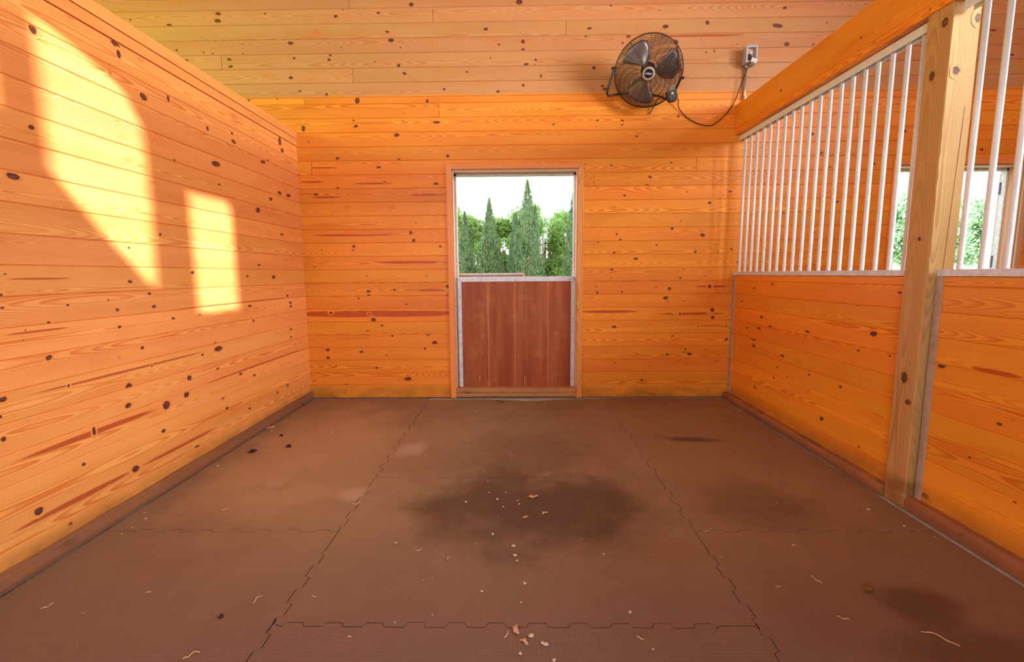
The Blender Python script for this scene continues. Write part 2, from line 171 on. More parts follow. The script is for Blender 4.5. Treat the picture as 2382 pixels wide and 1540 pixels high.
# ---------------------------------------------------------------- node helper
class NT:
    def __init__(s, name):
        s.m = bpy.data.materials.new(name); s.m.use_nodes = True
        s.t = s.m.node_tree; s.n = s.t.nodes; s.l = s.t.links
        s.b = s.n['Principled BSDF']; s.out = s.n['Material Output']
    def put(s, inp, v):
        if isinstance(v, bpy.types.NodeSocket): s.l.new(v, inp)
        elif isinstance(v, (tuple, list)):
            inp.default_value = tuple(v) + ((1,) if len(inp.default_value) == 4 and len(v) == 3 else ())
        else: inp.default_value = v
    def M(s, op, a, b=None, c=None, clamp=False):
        n = s.n.new('ShaderNodeMath'); n.operation = op; n.use_clamp = clamp
        s.put(n.inputs[0], a)
        if b is not None: s.put(n.inputs[1], b)
        if c is not None: s.put(n.inputs[2], c)
        return n.outputs[0]
    def V(s, op, a, b=None):
        n = s.n.new('ShaderNodeVectorMath'); n.operation = op; s.put(n.inputs[0], a)
        if b is not None: s.put(n.inputs[1], b)
        return n.outputs[1] if op in ('LENGTH', 'DOT_PRODUCT', 'DISTANCE') else n.outputs[0]
    def attr(s, name):
        n = s.n.new('ShaderNodeAttribute'); n.attribute_name = name; return n.outputs['Vector']
    def sep(s, v):
        n = s.n.new('ShaderNodeSeparateXYZ'); s.put(n.inputs[0], v); return n.outputs
    def comb(s, x, y, z):
        n = s.n.new('ShaderNodeCombineXYZ'); s.put(n.inputs[0], x); s.put(n.inputs[1], y); s.put(n.inputs[2], z); return n.outputs[0]
    def noise(s, v, scale=1.0, detail=2.0, rough=0.5):
        n = s.n.new('ShaderNodeTexNoise'); s.put(n.inputs['Vector'], v); n.inputs['Scale'].default_value = scale
        n.inputs['Detail'].default_value = detail; n.inputs['Roughness'].default_value = rough; return n.outputs['Fac']
    def ss(s, v, a, b, lo=0.0, hi=1.0):
        n = s.n.new('ShaderNodeMapRange'); n.interpolation_type = 'SMOOTHSTEP'; s.put(n.inputs[0], v)
        n.inputs[1].default_value = a; n.inputs[2].default_value = b; n.inputs[3].default_value = lo; n.inputs[4].default_value = hi
        return n.outputs[0]
    def mix(s, f, a, b, mode='MIX'):
        n = s.n.new('ShaderNodeMix'); n.data_type = 'RGBA'; n.blend_type = mode
        s.put(n.inputs['Factor'], f); s.put(n.inputs[6], a); s.put(n.inputs[7], b); return n.outputs[2]
    def hsv(s, c, h=0.5, sat=1.0, v=1.0):
        n = s.n.new('ShaderNodeHueSaturation'); s.put(n.inputs['Hue'], h); s.put(n.inputs['Saturation'], sat); s.put(n.inputs['Value'], v)
        s.put(n.inputs['Color'], c); return n.outputs[0]
    def bump(s, h, strength=0.3, dist=0.001):
        n = s.n.new('ShaderNodeBump'); s.put(n.inputs['Height'], h); n.inputs['Strength'].default_value = strength
        n.inputs['Distance'].default_value = dist; s.l.new(n.outputs[0], s.b.inputs['Normal'])
    def pos(s):
        return s.n.new('ShaderNodeNewGeometry').outputs['Position']
    def done(s, color=None, rough=None, metal=None, spec=None, coat=None):
        if color is not None: s.put(s.b.inputs['Base Color'], color)
        if rough is not None: s.put(s.b.inputs['Roughness'], rough)
        if metal is not None: s.put(s.b.inputs['Metallic'], metal)
        if spec is not None: s.put(s.b.inputs['Specular IOR Level'], spec)
        if coat is not None: s.put(s.b.inputs['Coat Weight'], coat)
        return s.m

def wood(name, light, dark, knot=(0.055, 0.012, 0.012), rough=0.42, spec=0.35, tone=0.16, raw=None, dirt=None, ring=0.005):
    """pine board: growth rings of a tilted log, fibre, knots, heartwood streaks.
       raw=(light,dark,z): bare wood above height z; dirt=(colour,z): soiled below height z"""
    N = NT(name)
    u, v, r = N.sep(N.attr('bc'))
    kn, st, gs = N.sep(N.attr('kd'))
    R = N.M('MULTIPLY', r, 41.7)
    rr = N.M('FRACT', N.M('MULTIPLY', r, 17.31)); r2 = N.M('FRACT', N.M('MULTIPLY', r, 53.7)); r3 = N.M('FRACT', N.M('MULTIPLY', r, 97.1))
    wv = N.comb(N.M('MULTIPLY', u, 1.3), N.M('MULTIPLY', v, 7.0), R)
    w1 = N.noise(wv, 1.0, 3.0, 0.5)
    w2 = N.noise(N.comb(N.M('MULTIPLY', u, 0.6), N.M('MULTIPLY', v, 1.5), N.M('ADD', R, 9.0)), 1.0, 1.0)
    vv = N.M('ADD', v, N.M('MULTIPLY', N.M('SUBTRACT', rr, 0.5), 0.13))
    vv = N.M('ADD', vv, N.M('MULTIPLY', N.M('SUBTRACT', w1, 0.5), 0.020))
    hh = N.M('ADD', N.M('MULTIPLY', r2, 0.09), N.M('MULTIPLY', N.M('SUBTRACT', w2, 0.5), 0.16))
    rad = N.M('SQRT', N.M('ADD', N.M('MULTIPLY', vv, vv), N.M('MULTIPLY', hh, hh)))
    rad = N.M('ADD', rad, N.M('MULTIPLY', N.M('POWER', kn, 2.0), 0.022))
    ph = N.M('FRACT', N.M('DIVIDE', rad, ring))
    ln = N.M('MULTIPLY', N.ss(ph, 0.25, 0.86), N.ss(ph, 0.88, 1.0, 1.0, 0.0))
    amp = N.ss(N.noise(N.comb(N.M('MULTIPLY', u, 0.9), N.M('MULTIPLY', v, 9.0), N.M('ADD', R, 4.0)), 1.0, 1.0), 0.3, 0.7, 0.38, 1.0)
    fib = N.noise(N.comb(N.M('MULTIPLY', u, 6.0), N.M('MULTIPLY', v, 420.0), R), 1.0, 2.0)
    def body(lt, dk):
        c = N.mix(N.M('MULTIPLY', ln, amp), lt, dk)
        return N.mix(N.ss(fib, 0.45, 0.85, 0.0, 0.22), c, dk)
    col = body(light, dark)
    if raw:
        P = N.pos(); px, py, pz = N.sep(P)
        e = N.M('ADD', pz, N.M('MULTIPLY', N.M('SUBTRACT', N.noise(N.V('MULTIPLY', P, (3.0, 3.0, 40.0)), 1.0, 4.0), 0.5), 0.05))
        col = N.mix(N.ss(e, raw[2] - 0.008, raw[2] + 0.012), col, body(raw[0], raw[1]))
    tn = N.M('ADD', 1.0 - tone * 0.5, N.M('MULTIPLY', r3, tone))
    col = N.hsv(col, h=N.M('ADD', 0.494, N.M('MULTIPLY', rr, 0.012)), v=tn)
    # broad colour drift along a board
    drift = N.noise(N.comb(N.M('MULTIPLY', u, 2.2), N.M('MULTIPLY', v, 10.0), N.M('ADD', R, 2.0)), 1.0, 2.0)
    col = N.mix(N.ss(drift, 0.5, 0.8, 0.0, 0.35), col, dark)
    # heartwood streaks
    sn = N.noise(N.comb(N.M('MULTIPLY', u, 5.0), N.M('MULTIPLY', v, 60.0), R), 1.0, 2.0)
    sf = N.ss(N.M('ADD', st, N.M('MULTIPLY', N.M('SUBTRACT', sn, 0.5), 0.9)), 0.15, 0.75, 0.0, 0.85)
    col = N.mix(sf, col, tuple(c * k for c, k in zip(dark, (0.66, 0.36, 0.60))))
    # knots
    kw = N.M('ADD', kn, N.M('MULTIPLY', N.M('SUBTRACT', N.noise(N.comb(N.M('MULTIPLY', u, 60.0), N.M('MULTIPLY', v, 60.0), R), 1.0, 2.0), 0.5), 0.26))
    halo = N.ss(kw, 0.15, 0.58, 0.0, 0.42)
    col = N.mix(halo, col, dark)
    core = N.ss(kw, 0.56, 0.64, 0.0, 0.92)
    kc = N.mix(N.ss(N.noise(N.comb(N.M('MULTIPLY', u, 90.0), N.M('MULTIPLY', v, 90.0), R), 1.0, 2.0), 0.4, 0.65), knot, tuple(min(1, c * 2.2 + 0.07) for c in knot))
    kc = N.mix(N.ss(kw, 0.72, 0.98, 0.0, 0.75), knot, kc)
    col = N.mix(core, col, kc)
    # scuffs down to bare grey wood
    gn = N.noise(N.comb(N.M('MULTIPLY', u, 60.0), N.M('MULTIPLY', v, 160.0), R), 1.0, 3.0)
    gf = N.ss(N.M('ADD', gs, N.M('MULTIPLY', N.M('SUBTRACT', gn, 0.5), 1.6)), 0.55, 0.7, 0.0, 0.8)
    col = N.mix(gf, col, (0.42, 0.33, 0.22))
    rgh = rough
    if dirt:
        P = N.pos(); px, py, pz = N.sep(P)
        dn = N.noise(N.V('MULTIPLY', P, (4.0, 4.0, 9.0)), 1.0, 5.0, 0.65)
        zf = N.ss(pz, dirt[1] - 0.06, dirt[1] + 0.03, 1.0, 0.0)
        f = N.M('MULTIPLY', zf, N.ss(dn, 0.30, 0.60, 0.25, 1.0))
        col = N.mix(N.M('MULTIPLY', f, 0.72), col, dirt[0])
        dk = N.M('MULTIPLY', zf, N.ss(dn, 0.56, 0.74, 0.0, 0.65))
        col = N.mix(dk, col, (0.10, 0.055, 0.02))
    N.bump(N.M('ADD', N.M('MULTIPLY', ln, 0.5), N.M('MULTIPLY', fib, 0.6)), 0.25, 0.0012)
    return N.done(col, rgh, 0.0, spec)

def plain(name, color, rough=0.5, metal=0.0, spec=0.5, mott=0.15, scale=14.0, dark=None):
    N = NT(name); P = N.pos()
    n = N.noise(P, scale, 4.0, 0.6)
    c = N.mix(N.ss(n, 0.35, 0.75, 0.0, 1.0), color, dark if dark else tuple(x * (1 - mott) for x in color))
    return N.done(c, rough, metal, spec)

OIL_L, OIL_D = (0.89, 0.335, 0.034), (0.66, 0.155, 0.012)
RAW_L, RAW_D = (0.62, 0.290, 0.115), (0.49, 0.185, 0.060)
M_BACK = wood('oiled_pine_siding', OIL_L, OIL_D, raw=(RAW_L, RAW_D, 3.03), dirt=((0.40, 0.17, 0.025), 0.13))
M_LEFT = wood('oiled_pine_boards', (0.92, 0.410, 0.115), (0.70, 0.190, 0.033), dirt=((0.40, 0.17, 0.03), 0.14), rough=0.40, spec=0.25)
M_RIGHT = wood('oiled_pine_partition', (0.90, 0.345, 0.030), (0.68, 0.170, 0.010), dirt=((0.44, 0.19, 0.03), 0.14))
M_BEAM = wood('oiled_pine_beam', (0.88, 0.300, 0.026), (0.62, 0.135, 0.010), ring=0.006)
M_TRIM = wood('pine_trim', (0.84, 0.36, 0.10), (0.66, 0.21, 0.045))
M_BASE = wood('worn_baseboard', (0.42, 0.17, 0.055), (0.13, 0.035, 0.014), tone=0.25, dirt=((0.26, 0.12, 0.07), 0.10), rough=0.75, spec=0.15, ring=0.009)
M_POST = wood('weathered_post', (0.58, 0.335, 0.125), (0.40, 0.20, 0.06), knot=(0.09, 0.035, 0.015), rough=0.7, spec=0.2, tone=0.1, dirt=((0.25, 0.11, 0.03), 0.16), ring=0.0075)
M_SILL = wood('door_sill_wood', (0.62, 0.30, 0.10), (0.42, 0.18, 0.05), rough=0.7, dirt=((0.42, 0.22, 0.10), 0.12))
M_JAMB = wood('pale_jamb_wood', (0.66, 0.40, 0.24), (0.48, 0.26, 0.14), rough=0.6)
M_GREY = wood('weathered_grey_board', (0.42, 0.32, 0.23), (0.28, 0.20, 0.14), rough=0.8)
M_ALU = plain('mill_aluminium', (0.74, 0.79, 0.88), 0.45, 0.05, 0.5, 0.12, 30.0, (0.56, 0.59, 0.66))
M_BAR = plain('aluminium_tube', (0.82, 0.85, 0.88), 0.34, 0.05, 0.5, 0.08, 25.0)
M_ALUD = plain('dusty_aluminium', (0.50, 0.42, 0.34), 0.6, 0.2, 0.4, 0.2, 20.0, (0.38, 0.29, 0.21))
M_DARK = plain('gap_shadow_backing', (0.10, 0.04, 0.015), 0.9, 0, 0.1)
M_BLACK = plain('black_metal', (0.022, 0.017, 0.016), 0.45, 0.0, 0.5)
M_WIRE = plain('bronze_wire', (0.055, 0.028, 0.018), 0.45, 0.3, 0.5)
M_SILV = plain('fan_blade_silver', (0.34, 0.29, 0.27), 0.35, 0.6, 0.5)
M_WHITE = plain('off_white_plastic', (0.72, 0.70, 0.66), 0.5, 0, 0.4)
M_STEEL = plain('galvanised_steel', (0.62, 0.60, 0.55), 0.3, 0.85, 0.5, 0.2, 40)
M_CORD = plain('brown_black_cord', (0.030, 0.012, 0.010), 0.55, 0, 0.4)
M_GALV = plain('dark_hinge_metal', (0.16, 0.14, 0.22), 0.5, 0.3)
M_CONC = plain('concrete', (0.60, 0.54, 0.48), 0.9, 0, 0.2, 0.35, 9.0)
M_CEIL = wood('ceiling_boards', RAW_L, RAW_D)

# ---------------------------------------------------------------- board walls
def sub_interval(a, b, holes):
    out = [(a, b)]
    for (h0, h1) in holes:
        nx = []
        for (p, q) in out:
            if h1 <= p or h0 >= q: nx.append((p, q)); continue
            if h0 > p: nx.append((p, h0))
            if h1 < q: nx.append((h1, q))
        out = nx
    return out
def planks(O, U, Nn, courses, u0, u1, joints=(), holes=(), knots=(), thick=0.03, gap=0.0045, depth=0.006, seed=1):
    """courses [(z0,z1)], boards run along U, face at O with normal Nn. returns MB (mat 0 boards, 1 backing)"""
    rng = random.Random(seed); mb = MB(); O = Vector(O); U = Vector(U); Nn = Vector(Nn); Z = Vector((0, 0, 1))
    flip = U.cross(Z).dot(Nn) < 0
    def P(u, z, d): return tuple(O + U * u + Z * z + Nn * d)
    def quad(fs): return [tuple(reversed(f)) for f in fs] if flip else fs
    boards = []
    cc = []
    for (z0, z1) in courses:
        tops = sorted({h[3] for h in holes if z0 + 0.012 < h[3] < z1 - 0.012})
        cc.append((z0, z1, None, None))
        for tp in tops: cc.append((tp, z1, tp, (z0, z1)))
    for ci, (z0, z1, tp, par) in enumerate(cc):
        if tp is not None:
            for h in holes:
                if abs(h[3] - tp) > 1e-6: continue
                zc = (par[0] + par[1]) / 2; vs = []; bc = []
                for (z, d) in ((tp, 0), (z1 - gap, 0), (z1, -depth)):
                    for uu in (h[0], h[1]): vs.append(P(uu, z, d)); bc.append((uu + 3.3, z - zc, 0.77))
                mb.add(vs, quad([(0, 1, 3, 2), (2, 3, 5, 4)]), 0, False, bc)
                bv = [P(h[0], tp, -0.001), P(h[1], tp, -0.001), P(h[1], tp, -thick), P(h[0], tp, -thick), P(h[0], z1, -thick), P(h[1], z1, -thick)]
                mb.add(bv, quad([(1, 0, 3, 2), (2, 3, 4, 5)]), 0)
            continue
        hs = [(h[0], h[1]) for h in holes if h[2] < z1 - 0.01 and h[3] > z0 + 0.01]
        for (a, b) in sub_interval(u0, u1, hs):
            js = sorted(j[0] for j in joints if z0 < j[1] < z1 and a < j[0] < b)
            e = [a] + js + [b]
            for p, q in zip(e[:-1], e[1:]):
                # a hole may overlap the course only partly
                zz0, zz1 = z0, z1
                g0 = p + (0.0015 if p in js else 0); g1 = q - (0.0015 if q in js else 0)
                r = rng.random(); zc = (z0 + z1) / 2; uo = rng.random() * 40
                prof = [(zz0, -depth), (zz0 + gap, 0), (zz1 - gap, 0), (zz1, -depth)]
                vs = []; bc = []
                for (z, d) in prof:
                    for uu in (g0, g1):
                        vs.append(P(uu, z, d)); bc.append((uu + uo, z - zc, r))
                fs = quad([(2 * i, 2 * i + 1, 2 * i + 3, 2 * i + 2) for i in range(3)])
                mb.add(vs, fs, 0, False, bc)
                boards.append((g0, g1, zz0 + gap, zz1 - gap, zc, r, uo))
            # slab behind the boards of this run
            bvs = [P(a, z0, -depth), P(b, z0, -depth), P(b, z1, -depth), P(a, z1, -depth), P(a, z0, -thick), P(b, z0, -thick), P(b, z1, -thick), P(a, z1, -thick)]
            fs = quad([(0, 1, 2, 3), (5, 4, 7, 6), (4, 5, 1, 0), (3, 2, 6, 7), (4, 0, 3, 7), (1, 5, 6, 2)])
            mb.add(bvs, fs[:1], 1); mb.add(bvs, fs[1:], 0, False, [(P_[0] + P_[1], P_[2], 0.4) for P_ in bvs])
    for (ku, kz, ru, rz, t) in knots:
        bd = None
        for b in boards:
            if b[0] <= ku <= b[1] and b[2] - 0.012 <= kz <= b[3] + 0.012:
                if bd is None or abs(kz - (b[2] + b[3]) / 2) < abs(kz - (bd[2] + bd[3]) / 2): bd = b
        if bd is None: continue
        g0, g1, za, zb, zc, r, uo = bd
        halo = {'k': 1.6, 'p': 2.4, 's': 1.0, 'g': 1.0}[t]
        RU, RZ = ru * halo , rz * halo
        kz = min(max(kz, za + 0.002), zb - 0.002); ku = min(max(ku, g0 + 0.002), g1 - 0.002)
        seg = 20; rings = [0.0, 0.25, 0.5, 0.75, 1.0]; vs = []; bc = []; kd = []
        lift = {'s': 0.0003, 'g': 0.0006, 'k': 0.0009, 'p': 0.0009}[t] + rng.random() * 0.0002
        tilt = rng.uniform(-0.25, 0.25) * (1 if t == 'k' else 0)
        for q in rings:
            for k in range(seg):
                a = 2 * PI * k / seg
                du = math.cos(a) * q * RU; dz = math.sin(a) * q * RZ + tilt * du * (0.5 if RU < 0.1 else 0)
                uu = min(max(ku + du, g0), g1); zz = min(max(kz + dz, za), zb)
                vs.append(P(uu, zz, lift)); bc.append((uu + uo, zz - zc, r))
                w = 1 - q
                if t == 'k': kd.append((w * 1.18, 0, 0))
                elif t == 'p': kd.append((w * 0.52, w * 0.40, 0))
                elif t == 's': kd.append((0, min(1.0, w * 2.4), 0))
                else: kd.append((0, 0, w))
        fs = []
        for i in range(len(rings) - 1):
            for k in range(seg):
                A, B, Cc, D = i * seg + k, i * seg + (k + 1) % seg, (i + 1) * seg + (k + 1) % seg, (i + 1) * seg + k
                fs.append((D, Cc, B, A))
        fs = fs if not flip else [tuple(reversed(f)) for f in fs]
        mb.add(vs, fs, 0, False, bc, kd)
    return mb

YB, XL, XR = 4.59, -2.185, 2.187
Z0, PT = 0.1365, 0.1343
lowc = [(0.0, Z0)] + [(Z0 + PT * k, Z0 + PT * (k + 1)) for k in range(21)]
ztop = Z0 + PT * 21
back_courses = lowc + [(ztop, 3.020)] + [(3.020 + 0.1345 * k, 3.020 + 0.1345 * (k + 1)) for k in range(13)]
bj = [(-1.593, 3.865), (-0.796, 3.758), (-1.591, 3.22), (-2.081, 2.987), (-0.761, 2.883), (0.478, 3.625), (0.936, 2.983), (1.767, 2.361), (-2.047, 2.351), (-2.869, 3.327), (-4.5, 3.5), (3.4, 3.35), (3.0, 1.9), (3.3, 2.8)]
DR1 = (-0.655, 0.610, 0.0, 2.328)
DR2 = (3.735, 4.960, 0.0, 2.328)
wb = planks((0, YB, 0), (1, 0, 0), (0, -1, 0), back_courses, -6.6, 6.6, bj, [DR1, DR2], KB, thick=0.13, seed=11)
wall_back = struct(wb.build('wall_back', [M_BACK, M_DARK]))

def left_fix(v):
    x, y, z = v; return (x, y, z + (YB - y) * (0.006 + 0.0021 * z) * min(1, z / 0.05))
lc = [(0.0, Z0)] + [(Z0 + PT * k, Z0 + PT * (k + 1)) for k in range(17)] + [(Z0 + PT * 17, 2.563)]
wl_ = planks((XL, 0, 0), (0, 1, 0), (1, 0, 0), lc, -1.6, YB, [], [], KL, thick=0.10, seed=5)
wl_.box((XL - 0.10, -1.6, 2.566), (XL + 0.004, YB, 2.628), 0, axis=1, rnd=0.21)
wl_.box((XL - 0.10, -1.6, 2.631), (XL + 0.010, YB, 2.700), 0, axis=1, rnd=0.63)
wall_left = struct(wl_.build('wall_left', [M_LEFT, M_DARK], fix=left_fix))

# outer shell of the barn
def shell(name, a, b, m, axis=0):
    return struct(MB().box(a, b, 0, axis).build(name, m))
shell('wall_far_left', (-6.75, -3.5, 0), (-6.6, YB + 0.13, 4.8), M_CEIL, 1)
shell('wall_far_right', (6.6, -3.5, 0), (6.75, YB + 0.13, 4.8), M_CEIL, 1)
shell('ceiling', (-6.75, -3.65, 4.77), (6.75, YB + 0.13, 4.9), M_CEIL)
struct(MB().box((-6.75, -3.65, -0.15), (6.75, YB + 0.45, -0.0135)).build('floor', M_CONC))
# unseen rear wall, its holes shaped as a gobo for the left-wall sun patches
def rear_hole(yz):
    out = []
    for (y, z) in yz:
        t = (y + 3.5) / SUN_D.y; out.append((XL - SUN_D.x * t, z - SUN_D.z * t))
    return out
H = [rear_hole([(2.155, 2.50), (2.40, 2.44), (2.634, 2.345), (2.74, 2.19), (2.752, 1.83), (2.735, 1.215), (2.68, 1.235), (2.35, 1.58), (2.155, 1.81)]),
     rear_hole([(3.045, 1.85), (3.512, 1.85), (3.512, 1.055), (3.045, 1.055)]),
     rear_hole([(1.60, 2.40), (1.995, 2.40), (1.995, 2.05), (1.60, 2.05)])]
outer = [(-6.6, 0), (6.6, 0), (6.6, 4.77), (-6.6, 4.77)]
polys = [outer] + H
flat = [p for pl in polys for p in pl]
tr = tessellate_polygon([[Vector((p[0], p[1], 0)) for p in pl] for pl in polys])
rm = MB(); rv = [(p[0], -3.5, p[1]) for p in flat] + [(p[0], -3.56, p[1]) for p in flat]; n_ = len(flat)
rm.add(rv, [tuple(t) for t in tr] + [tuple(i + n_ for i in t) for t in tr])
struct(rm.build('wall_rear_gobo', M_CEIL))

# ---------------------------------------------------------------- rubber mats
def mat_material():
    N = NT('brown_rubber_matting'); P = N.pos(); x, y, z = N.sep(P)
    k = 2 * PI / 0.0092
    sx = N.M('SINE', N.M('MULTIPLY', x, k)); sy = N.M('SINE', N.M('MULTIPLY', y, k))
    dim = N.ss(N.M('MULTIPLY', N.M('MAXIMUM', sx, 0.0), N.M('MAXIMUM', sy, 0.0)), 0.10, 0.55)
    big = N.noise(P, 1.1, 4.0, 0.55); mid = N.noise(P, 5.0, 5.0, 0.65); fine = N.noise(P, 160.0, 2.0)
    col = N.mix(N.ss(big, 0.35, 0.65), (0.245, 0.148, 0.078), (0.295, 0.190, 0.095))
    col = N.mix(N.ss(mid, 0.40, 0.75, 0.0, 0.5), col, (0.35, 0.205, 0.125))
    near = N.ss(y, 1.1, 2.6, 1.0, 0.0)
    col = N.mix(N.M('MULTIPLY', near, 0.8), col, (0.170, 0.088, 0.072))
    wob = N.M('MULTIPLY', N.M('SUBTRACT', N.noise(P, 3.0, 3.0, 0.6), 0.5), 1.3)
    def stain(c, cx, cy, rx, ry, color, amt, rot=0.0):
        d = N.V('SUBTRACT', P, (cx, cy, 0.0))
        if rot:
            n = N.n.new('ShaderNodeVectorRotate'); n.rotation_type = 'Z_AXIS'; N.l.new(d, n.inputs['Vector']); n.inputs['Angle'].default_value = rot; d = n.outputs[0]
        q = N.V('LENGTH', N.V('MULTIPLY', d, (1 / rx, 1 / ry, 0.0)))
        f = N.ss(N.M('ADD', q, wob), 0.35, 1.15, amt, 0.0)
        return N.mix(f, c, color)
    DK = (0.070, 0.030, 0.013); DR = (0.105, 0.050, 0.030); LT = (0.45, 0.29, 0.19)
    col = stain(col, -1.55, 3.3, 0.75, 1.2, (0.44, 0.26, 0.13), 0.75)
    col = stain(col, 0.05, 2.40, 0.78, 0.50, DK, 0.80)
    col = stain(col, 0.05, 3.15, 0.60, 0.55, (0.15, 0.078, 0.030), 0.55)
    col = stain(col, 1.36, 3.40, 0.26, 0.07, DR, 0.85, 0.1)
    col = stain(col, 1.35, 2.45, 0.40, 0.30, DR, 0.45)
    col = stain(col, 1.60, 1.66, 0.20, 0.13, DR, 0.80, -0.3)
    col = stain(col, 1.60, 1.42, 0.40, 0.14, DR, 0.65)
    col = stain(col, -0.80, 3.22, 0.13, 0.16, LT, 0.75, 0.5)
    col = stain(col, -1.00, 2.54, 0.10, 0.13, LT, 0.75)
    col = stain(col, -1.54, 2.68, 0.10, 0.07, LT, 0.5, 0.3)
    col = stain(col, -1.15, 2.95, 0.35, 0.35, (0.34, 0.20, 0.11), 0.55)
    col = stain(col, 0.75, 2.0, 0.30, 0.14, (0.24, 0.12, 0.05), 0.5)
    clog = N.ss(N.noise(P, 2.2, 3.0), 0.35, 0.65, 0.45, 1.0)
    col = N.mix(N.M('MULTIPLY', N.M('MULTIPLY', dim, clog), 0.62), col, (0.055, 0.020, 0.013))
    col = N.mix(N.ss(fine, 0.55, 0.8, 0.0, 0.25), col, (0.42, 0.24, 0.15))
    N.bump(N.M('ADD', N.M('MULTIPLY', dim, -1.0), N.M('MULTIPLY', fine, 0.3)), 0.5, 0.0015)
    return N.done(col, 0.72, 0.0, 0.30)
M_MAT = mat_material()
BRX = [-2.15, -0.932, 0.896, 2.11]; BRY = [0.35, 1.545, 2.160, 2.762, 3.974]
def jig_x(xa, xb, Y, g, jag=True, brk=BRX):
    """points along a seam from xa to xb at y=Y with dovetail tabs; g offsets for the gap"""
    if not jag: return [(xa, Y + g), (xb, Y + g)]
    p, A, fl, e = 0.155, 0.0125, 0.006, 0.012
    pts = [(xa, Y + g)]; k = math.floor(xa / p)
    while k * p < xb:
        x = k * p + 0.03
        ok = lambda kk: not any(kk * p < q < kk * p + 0.03 + p / 2 + 0.04 for q in brk)
        if x > xa + 0.02 and x + p / 2 + 0.02 < xb - 0.01 and ok(k):
            r = random.Random(int(k * 31 + Y * 1000)); j = r.uniform(-0.003, 0.003); AA = A * r.uniform(0.7, 1.0); w = p / 2
            if not ok(k - 1): pts.append((x - 0.018, Y + g))
            pts += [(x - fl + e * .3 + j, Y - AA + g), (x + fl + e * .3 + j, Y + AA + g), (x + w - fl + j, Y + AA + g), (x + w + fl * .4 + j, Y - AA + g)]
            if not ok(k + 1): pts.append((x + w + 0.026, Y + g))
        k += 1
    pts.append((xb, Y + g)); return pts
def swap(pts): return [(b, a) for a, b in pts]
def mat(x0, x1, y0, y1, jl, jr, jb, jt, label, back=None, front_plain=False):
    g = 0.0023
    bot = jig_x(x0, x1, y0, g, jb); top = jig_x(x0, x1, y1, -g, jt)
    lef = swap(jig_x(y0, y1, x0, g, jl, BRY)); rig = swap(jig_x(y0, y1, x1, -g, jr, BRY))
    if back: top = [(x0 + (x1 - x0) * i / 24, back(x0 + (x1 - x0) * i / 24)) for i in range(25)]
    c = lambda a: a
    P4 = [(lef[0][0], bot[0][1]), (rig[0][0], bot[-1][1]), (rig[-1][0], top[-1][1]), (lef[-1][0], top[0][1])]
    poly = [P4[0]] + bot[1:-1] + [P4[1]] + rig[1:-1] + [P4[2]] + list(reversed(top[1:-1])) + [P4[3]] + list(reversed(lef[1:-1]))
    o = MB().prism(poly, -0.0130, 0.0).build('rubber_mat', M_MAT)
    return tag(o, label, 'mat', 'interlocking stall mats')
S1, S2 = -0.932, 0.896
bk = lambda x: 4.520 - 0.075 * math.exp(-((x - 0.12) / 0.26) ** 2) + 0.006 * math.sin(x * 9)
bl = lambda x: 4.560 + 0.006 * math.sin(x * 7 + 1)
br = lambda x: 4.548 + 0.008 * math.sin(x * 6)
XA, XB = -2.150, 2.110
mat(XA, S1, 3.974, 4.56, False, True, True, False, 'short brown rubber mat strip in the far left corner of the stall', bl)
mat(S1, S2, 3.974, 4.52, True, True, True, False, 'brown rubber mat strip with curved edge just before the half door sill', bk)
mat(S2, XB, 3.974, 4.55, True, False, True, False, 'short brown rubber mat strip in the far right corner by the slatted partition', br)
mat(S1, S2, 2.762, 3.974, True, True, True, True, 'brown rubber mat in the middle column, second back from the half door')
mat(S1, S2, 1.545, 2.762, True, True, True, True, 'brown rubber mat in the middle of the floor with the big dark damp stain')
mat(S1, S2, 0.35, 1.545, True, True, False, True, 'brown rubber mat nearest the camera in the middle column')
mat(XA, S1, 2.160, 3.974, False, True, True, True, 'dusty pale brown rubber mat along the left plank wall, the farther long one')
mat(XA, S1, 0.35, 2.160, False, True, False, True, 'brown rubber mat along the left plank wall at the bottom left of the photo')
mat(S2, XB, 2.160, 3.974, True, False, True, True, 'brown rubber mat along the right partition, reaching to the timber post')
mat(S2, XB, 0.35, 2.160, True, False, False, True, 'brown rubber mat at the bottom right with a dark patch beside a brown clod')

# ---------------------------------------------------------------- baseboards
def worn_base(name, x_wall, x_toe, y0, y1, h, hf, seed, sx):
    """worn timber along a wall; profile wall top -> rounded nose -> toe"""
    rng = random.Random(seed); mb = MB(); n = 60; rows = []
    for i in range(n + 1):
        y = y0 + (y1 - y0) * i / n
        j = rng.uniform(-1, 1); k = math.sin(y * 5.1) * 0.5 + math.sin(y * 11.7 + 1) * 0.5
        toe = x_toe + sx * (0.003 * k + 0.0015 * j)
        H = h + 0.002 * k; Hf = hf + 0.004 * k + 0.002 * j
        rows.append([(x_wall, y, H), (x_wall + (toe - x_wall) * 0.72, y, H * 0.93 + Hf * 0.07), (x_wall + (toe - x_wall) * 0.92, y, Hf + 0.008),
                     (toe, y, Hf - 0.002), (toe + sx * 0.001, y, Hf * 0.5), (toe - sx * 0.003, y, -0.004)])
    vs = [p for r in rows for p in r]; bc = []
    for r in rows:
        for q, p in enumerate(r): bc.append((p[1], q * 0.022, 0.29 + seed * .01))
    fs = []
    for i in range(n):
        for q in range(5):
            f = (i * 6 + q, (i + 1) * 6 + q, (i + 1) * 6 + q + 1, i * 6 + q + 1)
            fs.append(f if sx < 0 else tuple(reversed(f)))
    mb.add(vs, fs, 0, False, bc)
    mb.add(rows[0], [tuple(range(6))]); mb.add(rows[-1], [tuple(reversed(range(6)))])
    return struct(mb.build(name, M_BASE))
